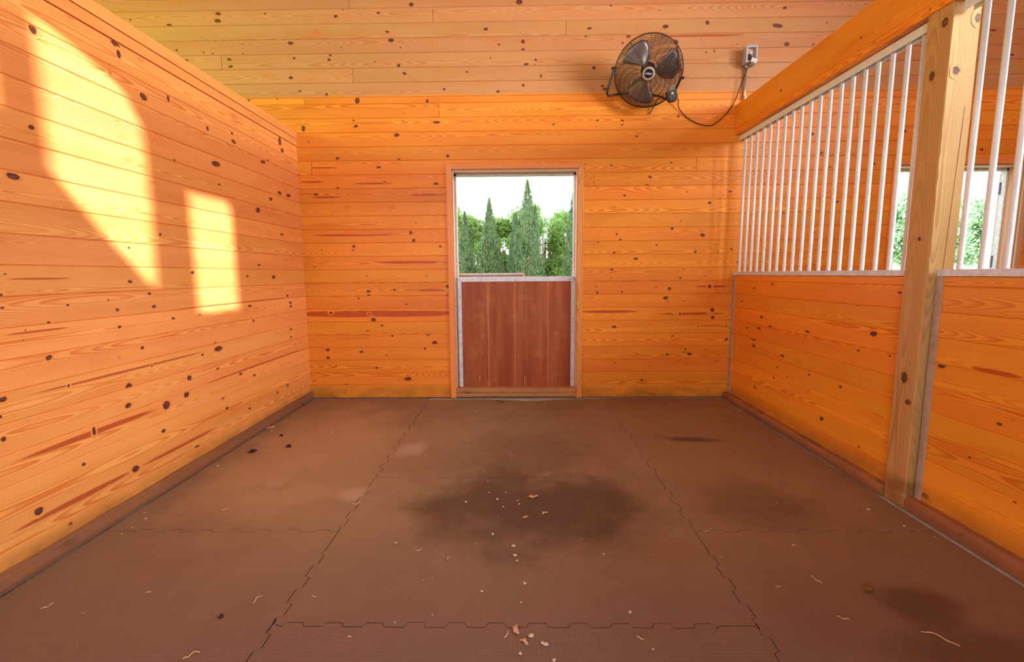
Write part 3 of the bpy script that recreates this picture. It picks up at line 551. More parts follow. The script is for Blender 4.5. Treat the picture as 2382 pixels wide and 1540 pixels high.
worn_base('baseboard_left', XL + 0.001, XL + 0.022, -1.5, YB - 0.001, 0.078, 0.034, 3, 1)
worn_base('baseboard_right', XR - 0.001, 2.128, 2.527, YB - 0.001, 0.058, 0.036, 8, -1)
worn_base('trim_1', XR - 0.001, 2.136, 0.2, 2.383, 0.072, 0.048, 12, -1)

# ---------------------------------------------------------------- slatted partitions on the right
def slope_fix(v):
    x, y, z = v
    if z < 1.45: return (x, y, z + (YB - y) * 0.0095 * min(1, z / 0.05))
    return v
rc = [(0.0, 0.1475)] + [(0.1475 + 0.1328 * k, 0.1475 + 0.1328 * (k + 1)) for k in range(8)] + [(0.1475 + 0.1328 * 8, 1.262)]
def partition(y0, y1, knots, seed, ch_at, bars, label, first_gap=0.0):
    t = empty('slatted_stall_partition', (2.2, (y0 + y1) / 2, 0)); tag(t, label, 'partition')
    planks((XR, 0, 0), (0, 1, 0), (-1, 0, 0), rc, y0, y1, [], [], knots, thick=0.034, seed=seed).build('planking', [M_RIGHT, M_DARK], t, slope_fix)
    r = MB()
    r.bbox((2.178, y0, 1.262), (2.228, y1, 1.297), 0.002)
    r.build('middle_rail', M_ALU, t, slope_fix)
    c = MB(); c.bbox((2.179, ch_at[0], 0.045), (2.226, ch_at[1], 1.262), 0.0015)
    tag(c.build('end_channel', M_ALUD, t, slope_fix), 'dusty upright channel')
    h = MB()
    h.box((2.178, y0, 2.612), (2.226, y1, 2.616)); h.box((2.178, y0, 2.568), (2.181, y1, 2.612)); h.box((2.223, y0, 2.568), (2.226, y1, 2.612))
    h.build('top_channel', M_BAR, t)
    for y in bars:
        zb = 1.297 + (YB - y) * 0.0095
        MB().tube([(2.202, y, zb), (2.202, y, 2.612)], 0.0125, 14).build('bar', M_BAR, t)
    return t
far_bars = [4.513, 4.404, 4.297, 4.190, 4.083, 3.976, 3.869, 3.760, 3.652, 3.545, 3.438, 3.334, 3.227, 3.121, 3.018, 2.916, 2.811, 2.706, 2.604]
partition(2.527, YB, KR, 21, (YB - 0.048, YB - 0.001), far_bars, 'slatted stall partition between back wall and timber post with nineteen aluminium bars')
near_bars = [2.278 - 0.1065 * k for k in range(9)]
partition(1.0, 2.370, KN, 37, (2.336, 2.370), near_bars, 'nearer slatted stall partition in front of the timber post, cut off at the right edge')

# header beam over the bars
bmv = planks((2.132, 0, 0), (0, 1, 0), (-1, 0, 0), [(2.620, 2.672), (2.672, 2.905)], 0.4, YB - 0.004, [], [], KM, thick=0.11, gap=0.0025, depth=0.003, seed=2)
tag(bmv.build('header_beam', [M_BEAM, M_BEAM]), 'long orange pine header beam running above the partition bars', 'beam')

# timber post
def post():
    mb = MB(); x0, x1, y0, y1 = 2.140, 2.280, 2.385, 2.525; n = 70; rng = random.Random(4)
    cs = [(x0, y0), (x1, y0), (x1, y1), (x0, y1)]
    # chipped arris on the near left corner
    rows = []
    for i in range(n + 1):
        z = -0.001 + 2.621 * i / n
        ch = 0.004 + (0.006 * rng.random() if 0.2 < z < 2.0 else 0.001) + (0.012 * rng.random() if z < 0.12 else 0)
        s = 0.004 if z < 0.1 else 0
        rows.append([(x0 - s, y0 + ch, z), (x0 + ch, y0 - s, z), (x1 - 0.004, y0, z), (x1, y0 + 0.004, z), (x1, y1 - .004, z), (x1 - .004, y1, z), (x0 + .004, y1, z), (x0, y1 - .004, z)])
    # separate face strips so the grain sits right on each face
    per = [0.0, 0.006, 0.140, 0.146, 0.28, 0.286, 0.42, 0.426]
    for (a, b, r, fl) in ((7, 0, 0.13, 1), (0, 1, 0.13, 1), (1, 2, 0.57, 0), (2, 3, .5, 0), (3, 4, .8, 0), (4, 5, .8, 0), (5, 6, .3, 0), (6, 7, .3, 0)):
        vs = []; bc = []; fs = []
        for row in rows:
            for q in (a, b):
                p = row[q]; vs.append(p)
                acr = (p[1] - 2.455) if (a in (7, 3, 0)) else (p[0] - 2.21)
                bc.append((p[2] * 1.0, acr, r))
        for i in range(n): fs.append((2 * i, 2 * i + 1, 2 * i + 3, 2 * i + 2))
        mb.add(vs, fs, 0, False, bc)
    mb.add(rows[-1], [tuple(range(8))]); mb.add(rows[0], [tuple(reversed(range(8)))])
    for (L, face) in ((KPX, 'x'), (KPY, 'y')):
        for (c, z, rc_, rz, t) in L:
            rc_ = min(rc_, 0.016); RU, RZ = rc_ * 2.6, rz * 2.6; vs = []; bc = []; kd = []; fs = []; seg = 20
            for q in (0, .25, .5, .75, 1):
                for k in range(seg):
                    a = 2 * PI * k / seg; dc = math.cos(a) * q * RU; dz = math.sin(a) * q * RZ
                    if face == 'x':
                        y = min(max(c + dc, y0 + .013), y1 - .005); p = (x0 - .0012, y, z + dz); acr = y - 2.455; r = 0.13
                    else:
                        x = min(max(c + dc, x0 + .013), x1 - .005); p = (x, y0 - .0012, z + dz); acr = x - 2.21; r = 0.57
                    vs.append(p); bc.append((p[2], acr, r)); kd.append(((1 - q) * 1.08, 0, 0))
            for i in range(4):
                for k in range(seg):
                    fs.append((i * seg + k, i * seg + (k + 1) % seg, (i + 1) * seg + (k + 1) % seg, (i + 1) * seg + k))
            if face == 'x': fs = [tuple(reversed(f)) for f in fs]
            mb.add(vs, fs, 0, False, bc, kd)
    # drying crack on the camera side
    ck = [(2.245 - 0.00 * i - 0.030 * (1 - i / 14), y0 - 0.0004, 1.15 + i * 0.07) for i in range(15)]
    for p, q in zip(ck[:-1], ck[1:]):
        mb.add([(p[0] - .0012, p[1], p[2]), (p[0] + .0012, p[1], p[2]), (q[0] + .0012, q[1], q[2]), (q[0] - .0012, q[1], q[2])], [(0, 1, 2, 3)], 1)
    return tag(mb.build('timber_post', [M_POST, M_DARK]), 'square weathered tan timber post between the two slatted partitions', 'post')
post()

# ---------------------------------------------------------------- back doorways
def doorway(name, x0, x1, top=2.328):
    d = empty(name, ((x0 + x1) / 2, YB, 0)); struct(d)
    yf = YB - 0.018
    for (a, b, r) in ((x0 - 0.050, x0 + 0.004, .71), (x1 - 0.004, x1 + 0.052, .33)):
        MB().bbox((a, yf, 0.0), (b, YB + 0.002, top + (0.05)), 0.002, axis=2, rnd=r).build('side_casing', M_JAMB if (name == 'door_2' and a > x0 + 1) else M_TRIM, d)
    MB().bbox((x0 + 0.004, yf, top - 0.002), (x1 - 0.004, YB + 0.002, top + 0.049), 0.002, axis=0, rnd=.52).build('head_casing', M_TRIM, d)
    for (a, b) in ((x0 - 0.004, x0 + 0.012), (x1 - 0.012, x1 + 0.004)):
        MB().box((a, YB + 0.004, 0.0), (b, YB + 0.19, top - 0.006), axis=2, rnd=.44).build('side_jamb', M_JAMB if (name == 'door_2' and a > x0 + 1) else M_TRIM, d)
    MB().box((x0 + 0.012, YB + 0.004, top - 0.018), (x1 - 0.012, YB + 0.19, top - 0.002), axis=0, rnd=.12).build('head_jamb', M_JAMB, d)
    s = MB()
    s.box((x0 + 0.0125, YB + 0.006, 0.12), (x0 + 0.016, YB + 0.030, top - 0.022)); s.box((x1 - 0.016, YB + 0.006, 0.12), (x1 - 0.0125, YB + 0.030, top - 0.022))
    s.box((x0 + 0.0125, YB + 0.006, top - 0.022), (x1 - 0.0125, YB + 0.030, top - 0.0185))
    tag(s.build('edge_strip', M_ALU, d), 'thin aluminium edge strip')
    e = MB()
    e.box((x0 + 0.012, YB + 0.13, 0.1), (x0 + 0.030, YB + 0.19, top - 0.020)); e.box((x1 - 0.030, YB + 0.13, 0.1), (x1 - 0.012, YB + 0.19, top - 0.020))
    e.box((x0 + 0.012, YB + 0.13, top - 0.040), (x1 - 0.012, YB + 0.19, top - 0.020))
    tag(e.build('outer_frame', M_ALU, d), 'pale outer frame')
    MB().bbox((x0 + 0.004, YB - 0.006, 0.008), (x1 - 0.004, YB + 0.18, 0.049), 0.002, axis=0, rnd=.9).build('lower_sill_board', M_SILL, d)
    MB().bbox((x0 + 0.006, YB - 0.002, 0.052), (x1 - 0.006, YB + 0.18, 0.096), 0.002, axis=0, rnd=.15).build('upper_sill_board', M_SILL, d)
    return d
doorway('door_1', DR1[0], DR1[1])
doorway('door_2', DR2[0], DR2[1])

def ply_material():
    N = NT('red_brown_plywood'); P = N.pos(); x, y, z = N.sep(P)
    n1 = N.noise(N.V('MULTIPLY', P, (9.0, 1.0, 0.8)), 1.0, 4.0, 0.6); n2 = N.noise(N.V('MULTIPLY', P, (60.0, 1.0, 4.0)), 1.0, 3.0); n3 = N.noise(P, 7.0, 4.0, 0.65)
    col = N.mix(N.ss(n1, 0.35, 0.65), (0.30, 0.065, 0.020), (0.42, 0.12, 0.036))
    col = N.mix(N.ss(n2, 0.45, 0.75, 0.0, 0.45), col, (0.22, 0.05, 0.016))
    col = N.mix(N.ss(n3, 0.52, 0.72, 0.0, 0.45), col, (0.50, 0.20, 0.07))
    wx = N.M('ADD', x, N.M('MULTIPLY', N.M('SUBTRACT', N.noise(N.V('MULTIPLY', P, (0.0, 0.0, 2.5)), 1.0, 2.0), 0.5), 0.02))
    for (xc, w) in ((-0.311, 0.010), (-0.034, 0.008), (0.315, 0.007)):
        f = N.ss(N.M('ABSOLUTE', N.M('SUBTRACT', wx, xc)), 0.0, w, 0.55, 0.0); col = N.mix(f, col, (0.68, 0.34, 0.12))
    N.bump(n2, 0.15, 0.001)
    return N.done(col, 0.5, 0, 0.35)
M_PLY = ply_material()
hd = empty('half_door', (-0.02, 4.66, 0.098)); tag(hd, 'lower half of a stall door, red-brown plywood in an aluminium frame, closed on its sill', 'door')
MB().box((-0.600, 4.664, 0.098), (0.575, 4.682, 1.250)).build('plywood_panel', M_PLY, hd)
MB().bbox((-0.630, 4.655, 1.212), (0.597, 4.692, 1.262), 0.0015).build('top_channel', M_ALU, hd)
MB().bbox((-0.622, 4.655, 0.098), (-0.586, 4.692, 1.212), 0.0015).build('side_channel', M_ALU, hd)
MB().bbox((0.553, 4.655, 0.098), (0.589, 4.692, 1.212), 0.0015).build('side_channel', M_ALU, hd)
for (x, z) in ((-0.585, 1.228), (-0.02, 1.228), (0.55, 1.228), (-0.604, 1.205), (0.571, 1.205)):
    MB().tube([(x, 4.657, z), (x, 4.652, z)], 0.0035, 8).build('screw', M_BLACK, hd)
for (x, z) in ((-0.27, 1.175), (-0.02, 1.178), (0.25, 1.175), (-0.37, 1.0), (0.15, 0.82)):
    tag(MB().tube([(x, 4.666, z), (x, 4.662, z)], 0.003, 8).build('screw', M_WHITE, hd), 'bright screw head')
for (x, s) in ((-0.632, 1), (0.592, -1)):
    pts = [(x + s * (-0.002) + 0.016 * math.cos(a), 4.640, 1.236 + 0.016 * math.sin(a)) for a in [i * 2 * PI / 14 for i in range(14)]]
    r = MB().tube(pts, 0.0022, 6, closed=True); r.tube([(x + 0.0, 4.660, 1.236), (x - 0.018 * s, 4.640, 1.238)], 0.003, 6)
    r.build('pull_ring', M_WIRE, hd)
gl = MB(); gl.tube([(0.070, 4.663, 0.105), (0.069, 4.663, 0.17), (0.071, 4.663, 0.205)], 0.0022, 6); gl.tube([(-0.415, 4.663, 0.17), (-0.410, 4.663, 0.19), (-0.414, 4.663, 0.205)], 0.003, 6)
tag(gl.build('paint_drip', M_WHITE, hd), 'white drips near the bottom')

# outside sliding leaf seen over the half door
od = empty('outer_door_leaf', (-0.4, 5.02, -0.2)); tag(od, 'weathered grey outer door leaf with a white top edge, just behind the half door', 'door')
MB().box((-1.35, 5.0, -0.2), (0.060, 5.03, 1.277), axis=0, rnd=.3).build('board', M_GREY, od)
ed = MB(); ed.box((-1.35, 4.992, 1.277), (0.078, 5.04, 1.297)); ed.box((0.060, 4.992, -0.2), (0.078, 5.04, 1.277)); ed.build('metal_edge', M_WHITE, od)

# open leaf at the neighbouring doorway
nl = empty('open_door_leaf', (4.93, 4.8, 0.1)); tag(nl, 'pale door leaf with dark hinges standing open in the doorway beyond the bars', 'door')
lp = [(4.925, 4.775), (4.953, 4.750), (5.60, 5.452), (5.572, 5.477)]
MB().prism(lp, 0.11, 2.262).build('leaf_panel', M_WHITE, nl)
for z in (0.5, 1.38, 2.12): MB().prism([(4.918, 4.765), (4.954, 4.735), (4.980, 4.770), (4.945, 4.80)], z - 0.06, z + 0.06).build('hinge', M_GALV, nl)

# ---------------------------------------------------------------- fan
fan = empty('wall_fan', (1.199, 4.33, 3.112)); tag(fan, 'round black wire-cage fan with silver blades, tilted down on the back wall', 'fan')
ax = Vector((-0.20, -0.80, -0.52)).normalized()
rx_ = Vector((1, 0, 0)); rx_ = (rx_ - ax * rx_.dot(ax)).normalized(); ry_ = ax.cross(rx_)
FM = Matrix.Translation(Vector((1.199, 4.33, 3.112))) @ Matrix((( rx_.x, ry_.x, ax.x, 0), (rx_.y, ry_.y, ax.y, 0), (rx_.z, ry_.z, ax.z, 0), (0, 0, 0, 1)))
def fp(x, y, z): return tuple(FM @ Vector((x, y, z)))
RF = 0.300
def guard(zf, name, nr, ns, twist, r0):
    mb = MB()
    for i in range(nr):
        r = r0 + (RF - r0) * (i + 0.5) / nr; z = zf(r)
        mb.tube([fp(r * math.cos(a), r * math.sin(a), z) for a in [2 * PI * k / 56 for k in range(64)]], 0.0015, 4, closed=True)
    for k in range(ns):
        a0 = 2 * PI * k / ns
        mb.tube([fp(r * math.cos(a0 + twist * (r - r0)), r * math.sin(a0 + twist * (r - r0)), zf(r) + 0.0015) for r in [r0 + (RF - r0) * q / 8 for q in range(9)]], 0.0016, 5)
    return mb.build(name, M_WIRE, fan)
guard(lambda r: 0.012 + 0.060 * math.sqrt(max(0, 1 - (r / 0.312) ** 2)), 'front_guard', 30, 20, 0.35, 0.050)
guard(lambda r: -0.020 - 0.075 * math.sqrt(max(0, 1 - (r / 0.312) ** 2)), 'rear_guard', 22, 16, -0.35, 0.085)
rim = MB()
for z in (0.012, -0.020):
    rim.tube([fp(RF * math.cos(a), RF * math.sin(a), z) for a in [2 * PI * k / 72 for k in range(72)]], 0.0030, 8, closed=True)
rim.lathe([(RF + 0.001, -0.018), (RF + 0.002, 0.010)], 72, 0, FM)
rim.build('rim', M_WIRE, fan)
hub = MB(); hub.lathe([(0.053, 0.066), (0.055, 0.072), (0.052, 0.082), (0.040, 0.086), (0.0385, 0.0835)], 40, 0, FM); tag(hub.build('hub_ring', M_ALUD, fan), 'grey hub ring')
badge = MB(); badge.lathe([(0.0385, 0.0835), (0.030, 0.0845), (0.0001, 0.0848)], 40, 0, FM); bo = badge.build('hub_badge', plain('navy_badge', (0.012, 0.012, 0.03), 0.3), fan)
tag(bo, 'dark badge with white lettering')
cu = bpy.data.curves.new('lettering', 'FONT'); cu.body = 'LASKO'; cu.size = 0.0200; cu.extrude = 0.0006; cu.align_x = 'CENTER'; cu.align_y = 'CENTER'; cu.offset = 0.0006; cu.shear = 0.15
co = bpy.data.objects.new('lettering_source', cu); COL.objects.link(co); bpy.context.view_layer.update()
tme = bpy.data.meshes.new_from_object(co.evaluated_get(bpy.context.evaluated_depsgraph_get())); bpy.data.objects.remove(co)
# upright frame for the lettering: local x to the right as seen from the stall, slightly rising baseline tilt
rgt = Vector((1, 0, 0)); rgt = (rgt - ax * rgt.dot(ax)).normalized(); upv = ax.cross(rgt)
c0 = Vector(fp(0, 0, 0.0858))
TM = Matrix(((rgt.x, upv.x, ax.x, c0.x), (rgt.y, upv.y, ax.y, c0.y), (rgt.z, upv.z, ax.z, c0.z), (0, 0, 0, 1)))
tme.transform(TM @ Matrix.Rotation(math.radians(-4), 4, 'Z'))
tme.materials.append(M_WHITE)
lo = bpy.data.objects.new('lettering', tme); COL.objects.link(lo); lo.parent = bo
motor = MB(); motor.lathe([(0.0001, -0.10), (0.062, -0.10), (0.066, -0.09), (0.066, -0.045), (0.05, -0.035), (0.0001, -0.035)], 32, 0, FM); motor.build('motor_housing', M_BLACK, fan)
cap_ = MB(); cap_.lathe([(0.034, -0.034), (0.034, 0.01), (0.022, 0.016), (0.0001, 0.017)], 28, 0, FM); cap_.build('blade_hub', M_SILV, fan)
for k, a0 in enumerate((math.radians(118), math.radians(2), math.radians(243))):
    vs = []; fs = []; nr, nw = 10, 8
    for i in range(nr + 1):
        r = 0.030 + (0.262 - 0.030) * i / nr; q = i / nr
        wl0 = 0.28 + 0.30 * math.sin(min(1, q * 1.25) * PI * 0.62); sweep = 0.30 * q
        if q > 0.9: wl0 *= 1 - (q - 0.9) * 3.0
        for j in range(nw + 1):
            t = j / nw - 0.5; a = a0 + sweep + t * 2 * wl0
            z = -0.012 + t * (0.075 - 0.03 * q) - 0.012 * (t * 2) ** 2
            vs.append(fp(r * math.cos(a), r * math.sin(a), z))
    for i in range(nr):
        for j in range(nw): fs.append((i * (nw + 1) + j, i * (nw + 1) + j + 1, (i + 1) * (nw + 1) + j + 1, (i + 1) * (nw + 1) + j))
    b = MB().add(vs, fs, 0, True).build('blade', M_SILV, fan)
    sm_ = b.modifiers.new('thick', 'SOLIDIFY'); sm_.thickness = 0.0018
yk = MB()
path = [(0.893, 4.33, 3.150), (0.884, 4.335, 3.120), (0.842, 4.37, 2.975), (0.838, 4.385, 2.952), (0.852, 4.41, 2.937), (0.90, 4.46, 2.960), (1.15, 4.545, 3.02), (1.36, 4.545, 2.98), (1.43, 4.48, 2.925), (1.462, 4.40, 2.955), (1.502, 4.34, 3.060)]
yk.tube(path, 0.0105, 8); yk.build('bracket', M_BLACK, fan)
for p in ((0.893, 4.33, 3.150), (1.502, 4.34, 3.060)):
    s = -1 if p[0] < 1.2 else 1
    kb = MB().tube([(p[0] - 0.014 * s, p[1], p[2]), (p[0] + 0.018 * s, p[1], p[2])], 0.012, 12); kb.tube([(p[0] + 0.018 * s, p[1] - .012, p[2]), (p[0] + 0.022 * s, p[1] + .012, p[2])], 0.009, 8)
    kb.build('tilt_knob', M_BLACK, fan)
wbk = MB(); wbk.bbox((1.20, 4.575, 2.97), (1.30, 4.5835, 3.06), 0.002); wbk.tube([(1.25, 4.580, 3.02), (1.25, 4.545, 3.01)], 0.008, 8); wbk.tube([(1.36, 4.54, 2.96), (1.30, 4.575, 2.845), (1.285, 4.58, 2.825)], 0.005, 6)
wbk.build('wall_plate', M_BLACK, fan)
cbm = Matrix.Translation(Vector((1.425, 4.36, 2.905))) @ Matrix.Rotation(math.radians(-14), 4, 'Y')
cb = MB(); poly = [(-0.040, 0.045), (-0.046, -0.012), (-0.026, -0.045), (0.030, -0.047), (0.048, -0.010), (0.044, 0.045)]
cb.prism(poly, -0.02, 0.03, 0, cbm @ Matrix.Rotation(math.radians(90), 4, 'X')); cbo = cb.build('control_box', M_BLACK, fan)
ct = MB(); ct.prism([(-0.034, 0.046), (0.042, 0.046), (0.040, 0.090), (0.010, 0.092)], -0.018, 0.024, 0, cbm @ Matrix.Rotation(math.radians(90), 4, 'X')); tag(ct.build('control_neck', M_ALUD, fan), 'grey neck above the controls')
DM = cbm @ Matrix.Translation(Vector((0.0, -0.0305, 0.018))) @ Matrix.Rotation(math.radians(90), 4, 'X')
dl = MB(); dl.lathe([(0.0001, 0.010), (0.011, 0.010), (0.0135, 0.006), (0.0135, 0.0)], 24, 0, DM); dlo = dl.build('speed_dial', M_ALUD, fan)
dots = MB()
for (dx, dz) in ((-0.022, -0.008), (-0.008, -0.004), (0.010, -0.004), (0.024, -0.010), (-0.012, -0.022), (0.012, -0.022)):
    dots.lathe([(0.0001, 0.0012), (0.0026, 0.001)], 8, 0, cbm @ Matrix.Translation(Vector((dx, -0.030, dz))) @ Matrix.Rotation(math.radians(90), 4, 'X'))
tag(dots.build('dial_mark', M_WHITE, fan), 'small white speed marks')
def smooth(pts, k=6):
    out = []; P_ = [Vector(pts[0])] + [Vector(p) for p in pts] + [Vector(pts[-1])]
    for i in range(1, len(P_) - 2):
        a, b, c, d = P_[i - 1:i + 3]
        for q in range(k):
            t = q / k; out.append(0.5 * ((2 * b) + (c - a) * t + (2 * a - 5 * b + 4 * c - d) * t * t + (3 * b - a - 3 * c + d) * t ** 3))
    out.append(P_[-2]); return out
cord = [(1.455, 4.37, 2.885), (1.50, 4.42, 2.915), (1.548, 4.53, 2.93), (1.569, 4.57, 2.877), (1.655, 4.58, 2.790), (1.761, 4.58, 2.733), (1.866, 4.58, 2.712), (1.927, 4.58, 2.73), (2.026, 4.58, 2.813), (2.100, 4.575, 2.922), (2.145, 4.56, 3.06), (2.182, 4.535, 3.19), (2.195, 4.51, 3.250)]
MB().tube(smooth(cord), 0.0042, 8).build('power_cord', M_CORD, fan)
MB().tube([(2.195, 4.51, 3.250), (2.200, 4.505, 3.285), (2.197, 4.515, 3.33)], [0.009, 0.012, 0.012], 10).build('plug', M_BLACK, fan)

# ---------------------------------------------------------------- outlet box and conduit
ob = empty('outlet_box', (2.21, YB, 3.33)); tag(ob, 'grey outlet box with open weather cover on the back wall, right of the fan', 'outlet')
b = MB(); b.bbox((2.152, 4.535, 3.250), (2.268, YB - 0.0002, 3.400), 0.006); b.build('box_body', plain('grey_box', (0.46, 0.43, 0.41), 0.45, 0.2), ob)
fr = MB()
for (a, c) in (((2.158, 3.256), (2.170, 3.400)), ((2.250, 3.256), (2.262, 3.400)), ((2.170, 3.388), (2.250, 3.400)), ((2.170, 3.256), (2.250, 3.266))):
    fr.bbox((a[0], 4.497, a[1]), (c[0], 4.536, c[1]), 0.002)
fr.build('cover_frame', plain('clear_grey_cover', (0.55, 0.52, 0.54), 0.3), ob)
fin = MB()
for k in range(8): fin.bbox((2.165 + k * 0.012, 4.488, 3.400), (2.170 + k * 0.012, 4.535, 3.408), 0.001)
fin.build('cover_fin', M_ALU, ob)
MB().bbox((2.172, 4.526, 3.268), (2.249, 4.5355, 3.386), 0.002).build('face_plate', plain('beige_plate', (0.60, 0.40, 0.28), 0.5), ob)
MB().bbox((2.200, 4.519, 3.338), (2.228, 4.527, 3.360), 0.003).build('socket', M_WHITE, ob)
fm = Matrix.Translation(Vector((2.228, 4.497, 3.268))) @ Matrix.Rotation(math.radians(24), 4, 'Y')
fl = MB(); fl.prism([(-0.026, -0.020), (0.030, -0.020), (0.030, 0.018), (-0.026, 0.018)], -0.003, 0.010, 0, fm @ Matrix.Rotation(math.radians(90), 4, 'X')); fl.build('hanging_lid', M_WHITE, ob)
MB().tube([(2.212, 4.515, 3.310), (2.212, 4.525, 3.310)], 0.011, 12).build('blank_plug', M_BLACK, ob)
cd = empty('conduit', (2.195, YB, 2.905)); tag(cd, 'shiny steel conduit running down from the outlet box behind the beam', 'conduit')
MB().tube([(2.196, 4.572, 2.600), (2.196, 4.572, 3.232)], 0.0105, 14).build('pipe', M_STEEL, cd)
MB().tube([(2.196, 4.572, 3.222), (2.196, 4.572, 3.2495)], 0.0155, 14).build('connector', M_STEEL, cd)
st_ = MB(); st_.tube([(2.196, 4.572, 2.962), (2.196, 4.572, 2.980)], 0.0135, 14); st_.bbox((2.205, 4.580, 2.962), (2.226, 4.588, 2.980), 0.002); st_.build('strap', M_STEEL, cd)

# ---------------------------------------------------------------- litter on the mats
M_CRUMB = plain('pale_bedding', (0.74, 0.60, 0.44), 0.9, 0, 0.2, 0.3, 300)
M_SHAV = plain('wood_shaving', (0.66, 0.40, 0.24), 0.9, 0, 0.2, 0.3, 200)
M_STRAW = plain('straw', (0.70, 0.48, 0.26), 0.8, 0, 0.2, 0.3, 100)
M_LEAF = plain('dead_leaf', (0.22, 0.085, 0.03), 0.9, 0, 0.2, 0.4, 100)
M_DUNG = plain('dark_clod', (0.060, 0.028, 0.018), 0.95, 0, 0.1, 0.4, 100)
def lump(name, x, y, r, mt, h=0.5, seed=0):
    rng = random.Random(seed); bm = bmesh.new(); bmesh.ops.create_icosphere(bm, subdivisions=2, radius=1)
    ph = [rng.uniform(0, 6) for _ in range(4)]; ex = rng.uniform(0.7, 1.4); an = rng.uniform(0, PI)
    for v in bm.verts:
        c = v.co; q = 1 + 0.28 * math.sin(c.x * 3 + ph[0]) * math.cos(c.y * 4 + ph[1]) + 0.18 * math.sin(c.z * 5 + c.x * 4 + ph[2]) + rng.uniform(-.1, .1)
        c *= q; X, Y = c.x * ex, c.y / ex
        v.co = Vector(((X * math.cos(an) - Y * math.sin(an)) * r, (X * math.sin(an) + Y * math.cos(an)) * r, c.z * r * h))
    mz = min(v.co.z for v in bm.verts)
    me = bpy.data.meshes.new(name)
    for v in bm.verts: v.co.z -= mz
    bm.to_mesh(me); bm.free(); me.materials.append(mt)
    o = bpy.data.objects.new(name, me); COL.objects.link(o); o.location = (x, y, 0.0); return o
crumbs = [(-0.077,2.554,6),(-0.126,2.469,9),(-0.307,2.442,7),(-0.179,2.554,5),(-0.088,2.39,5),(-0.007,2.457,5),(0.002,2.422,5),(-0.113,2.298,3),(-0.134,2.122,8),(-0.027,2.028,8),(-0.02,1.955,9),(-0.607,2.055,6),(-0.674,3.111,5),(-0.048,3.097,4),(0.196,2.823,4),(-0.196,2.696,4),(-0.232,2.847,4),(-0.011,1.918,6),(-0.415,1.788,3),(0.023,1.768,7),(-0.157,1.72,6),(0.006,1.66,4),(-0.339,1.591,3),(0.002,1.417,6),(0.117,1.39,6),(-0.475,1.554,4),(0.395,1.968,5),(0.431,1.608,7),(0.091,2.056,3),(0.469,1.437,4),(0.310,2.089,3),(1.93,2.36,8),(1.99,2.20,6)]
rk = random.Random(99)
for _ in range(16): crumbs.append((rk.uniform(-0.9, 2.0), rk.uniform(4.36, 4.44), rk.uniform(2.5, 5)))
for _ in range(12): crumbs.append((rk.uniform(-2.10, -2.02) , rk.uniform(2.0, 4.3), rk.uniform(2.5, 6)))
for _ in range(12): crumbs.append((rk.uniform(2.02, 2.09), rk.uniform(2.0, 4.3), rk.uniform(2.5, 5)))
for _ in range(40): crumbs.append((rk.uniform(-1.9, 1.9), rk.uniform(1.5, 4.2), rk.uniform(1.8, 3)))
for i, (x, y, r) in enumerate(crumbs):
    tag(lump('bedding_crumb', x, y, r * 0.0009, M_CRUMB, 0.6, i), 'tiny whitish crumb of bedding lying loose on the brown rubber mats', 'crumb', 'whitish bedding crumbs on the mats')
def curl(x, y, L, w, an, label, mt=M_SHAV, seed=0, name='wood_shaving', group=None, cat='shaving'):
    rng = random.Random(seed + 100); vs = []; fs = []; n = 9
    for i in range(n + 1):
        t = i / n - 0.5; cx = t * L; cy = 0.18 * L * math.sin(t * 3 + seed); z = 0.0015 + 0.010 * abs(math.sin(t * 5 + seed)) * min(1, L / 0.04) * 0.7
        ww = w * (1 - (2 * abs(t)) ** 3 * 0.6) * rng.uniform(.75, 1.2)
        for s in (-1, 1): vs.append((cx, cy + s * ww / 2, z + s * 0.001)); 
    for i in range(n): fs.append((2 * i, 2 * i + 1, 2 * i + 3, 2 * i + 2))
    ca, sa = math.cos(an), math.sin(an); mz = min(v[2] for v in vs)
    vs = [(v[0] * ca - v[1] * sa, v[0] * sa + v[1] * ca, v[2] - mz + 0.0008) for v in vs]
    o = MB().add(vs, fs, 0, True).build(name, mt); o.location = (x, y, 0)
    md = o.modifiers.new('thick', 'SOLIDIFY'); md.thickness = 0.0009; md.offset = 0
    return tag(o, label, cat, group)
curl(-0.008, 1.520, 0.050, 0.020, 1.5, 'large pinkish wood shaving across the near mat seam', seed=1)
curl(0.015, 1.462, 0.040, 0.014, -0.6, 'pinkish wood shaving just below the largest one near the camera', seed=2)
curl(0.089, 1.457, 0.026, 0.016, 0.1, 'pale wood shaving to the right of the pinkish ones near the bottom edge', M_CRUMB, 3)
curl(0.040, 1.495, 0.022, 0.016, 0.9, 'pale wood shaving lying among the pinkish ones at the near seam', M_CRUMB, 4)
curl(-0.050, 1.500, 0.034, 0.003, 1.0, 'thin pale sliver left of the large shaving at the near seam', M_CRUMB, 5)
curl(0.083, 2.505, 0.055, 0.026, -0.3, 'reddish wood shaving on the dark damp stain, farthest one', seed=6)
curl(0.034, 2.280, 0.030, 0.014, 0.2, 'reddish wood shaving on the dark damp stain, left of the nearer pair', seed=7)
curl(0.143, 2.323, 0.034, 0.016, 0.5, 'reddish wood shaving on the dark damp stain, right of the nearer pair', seed=8)
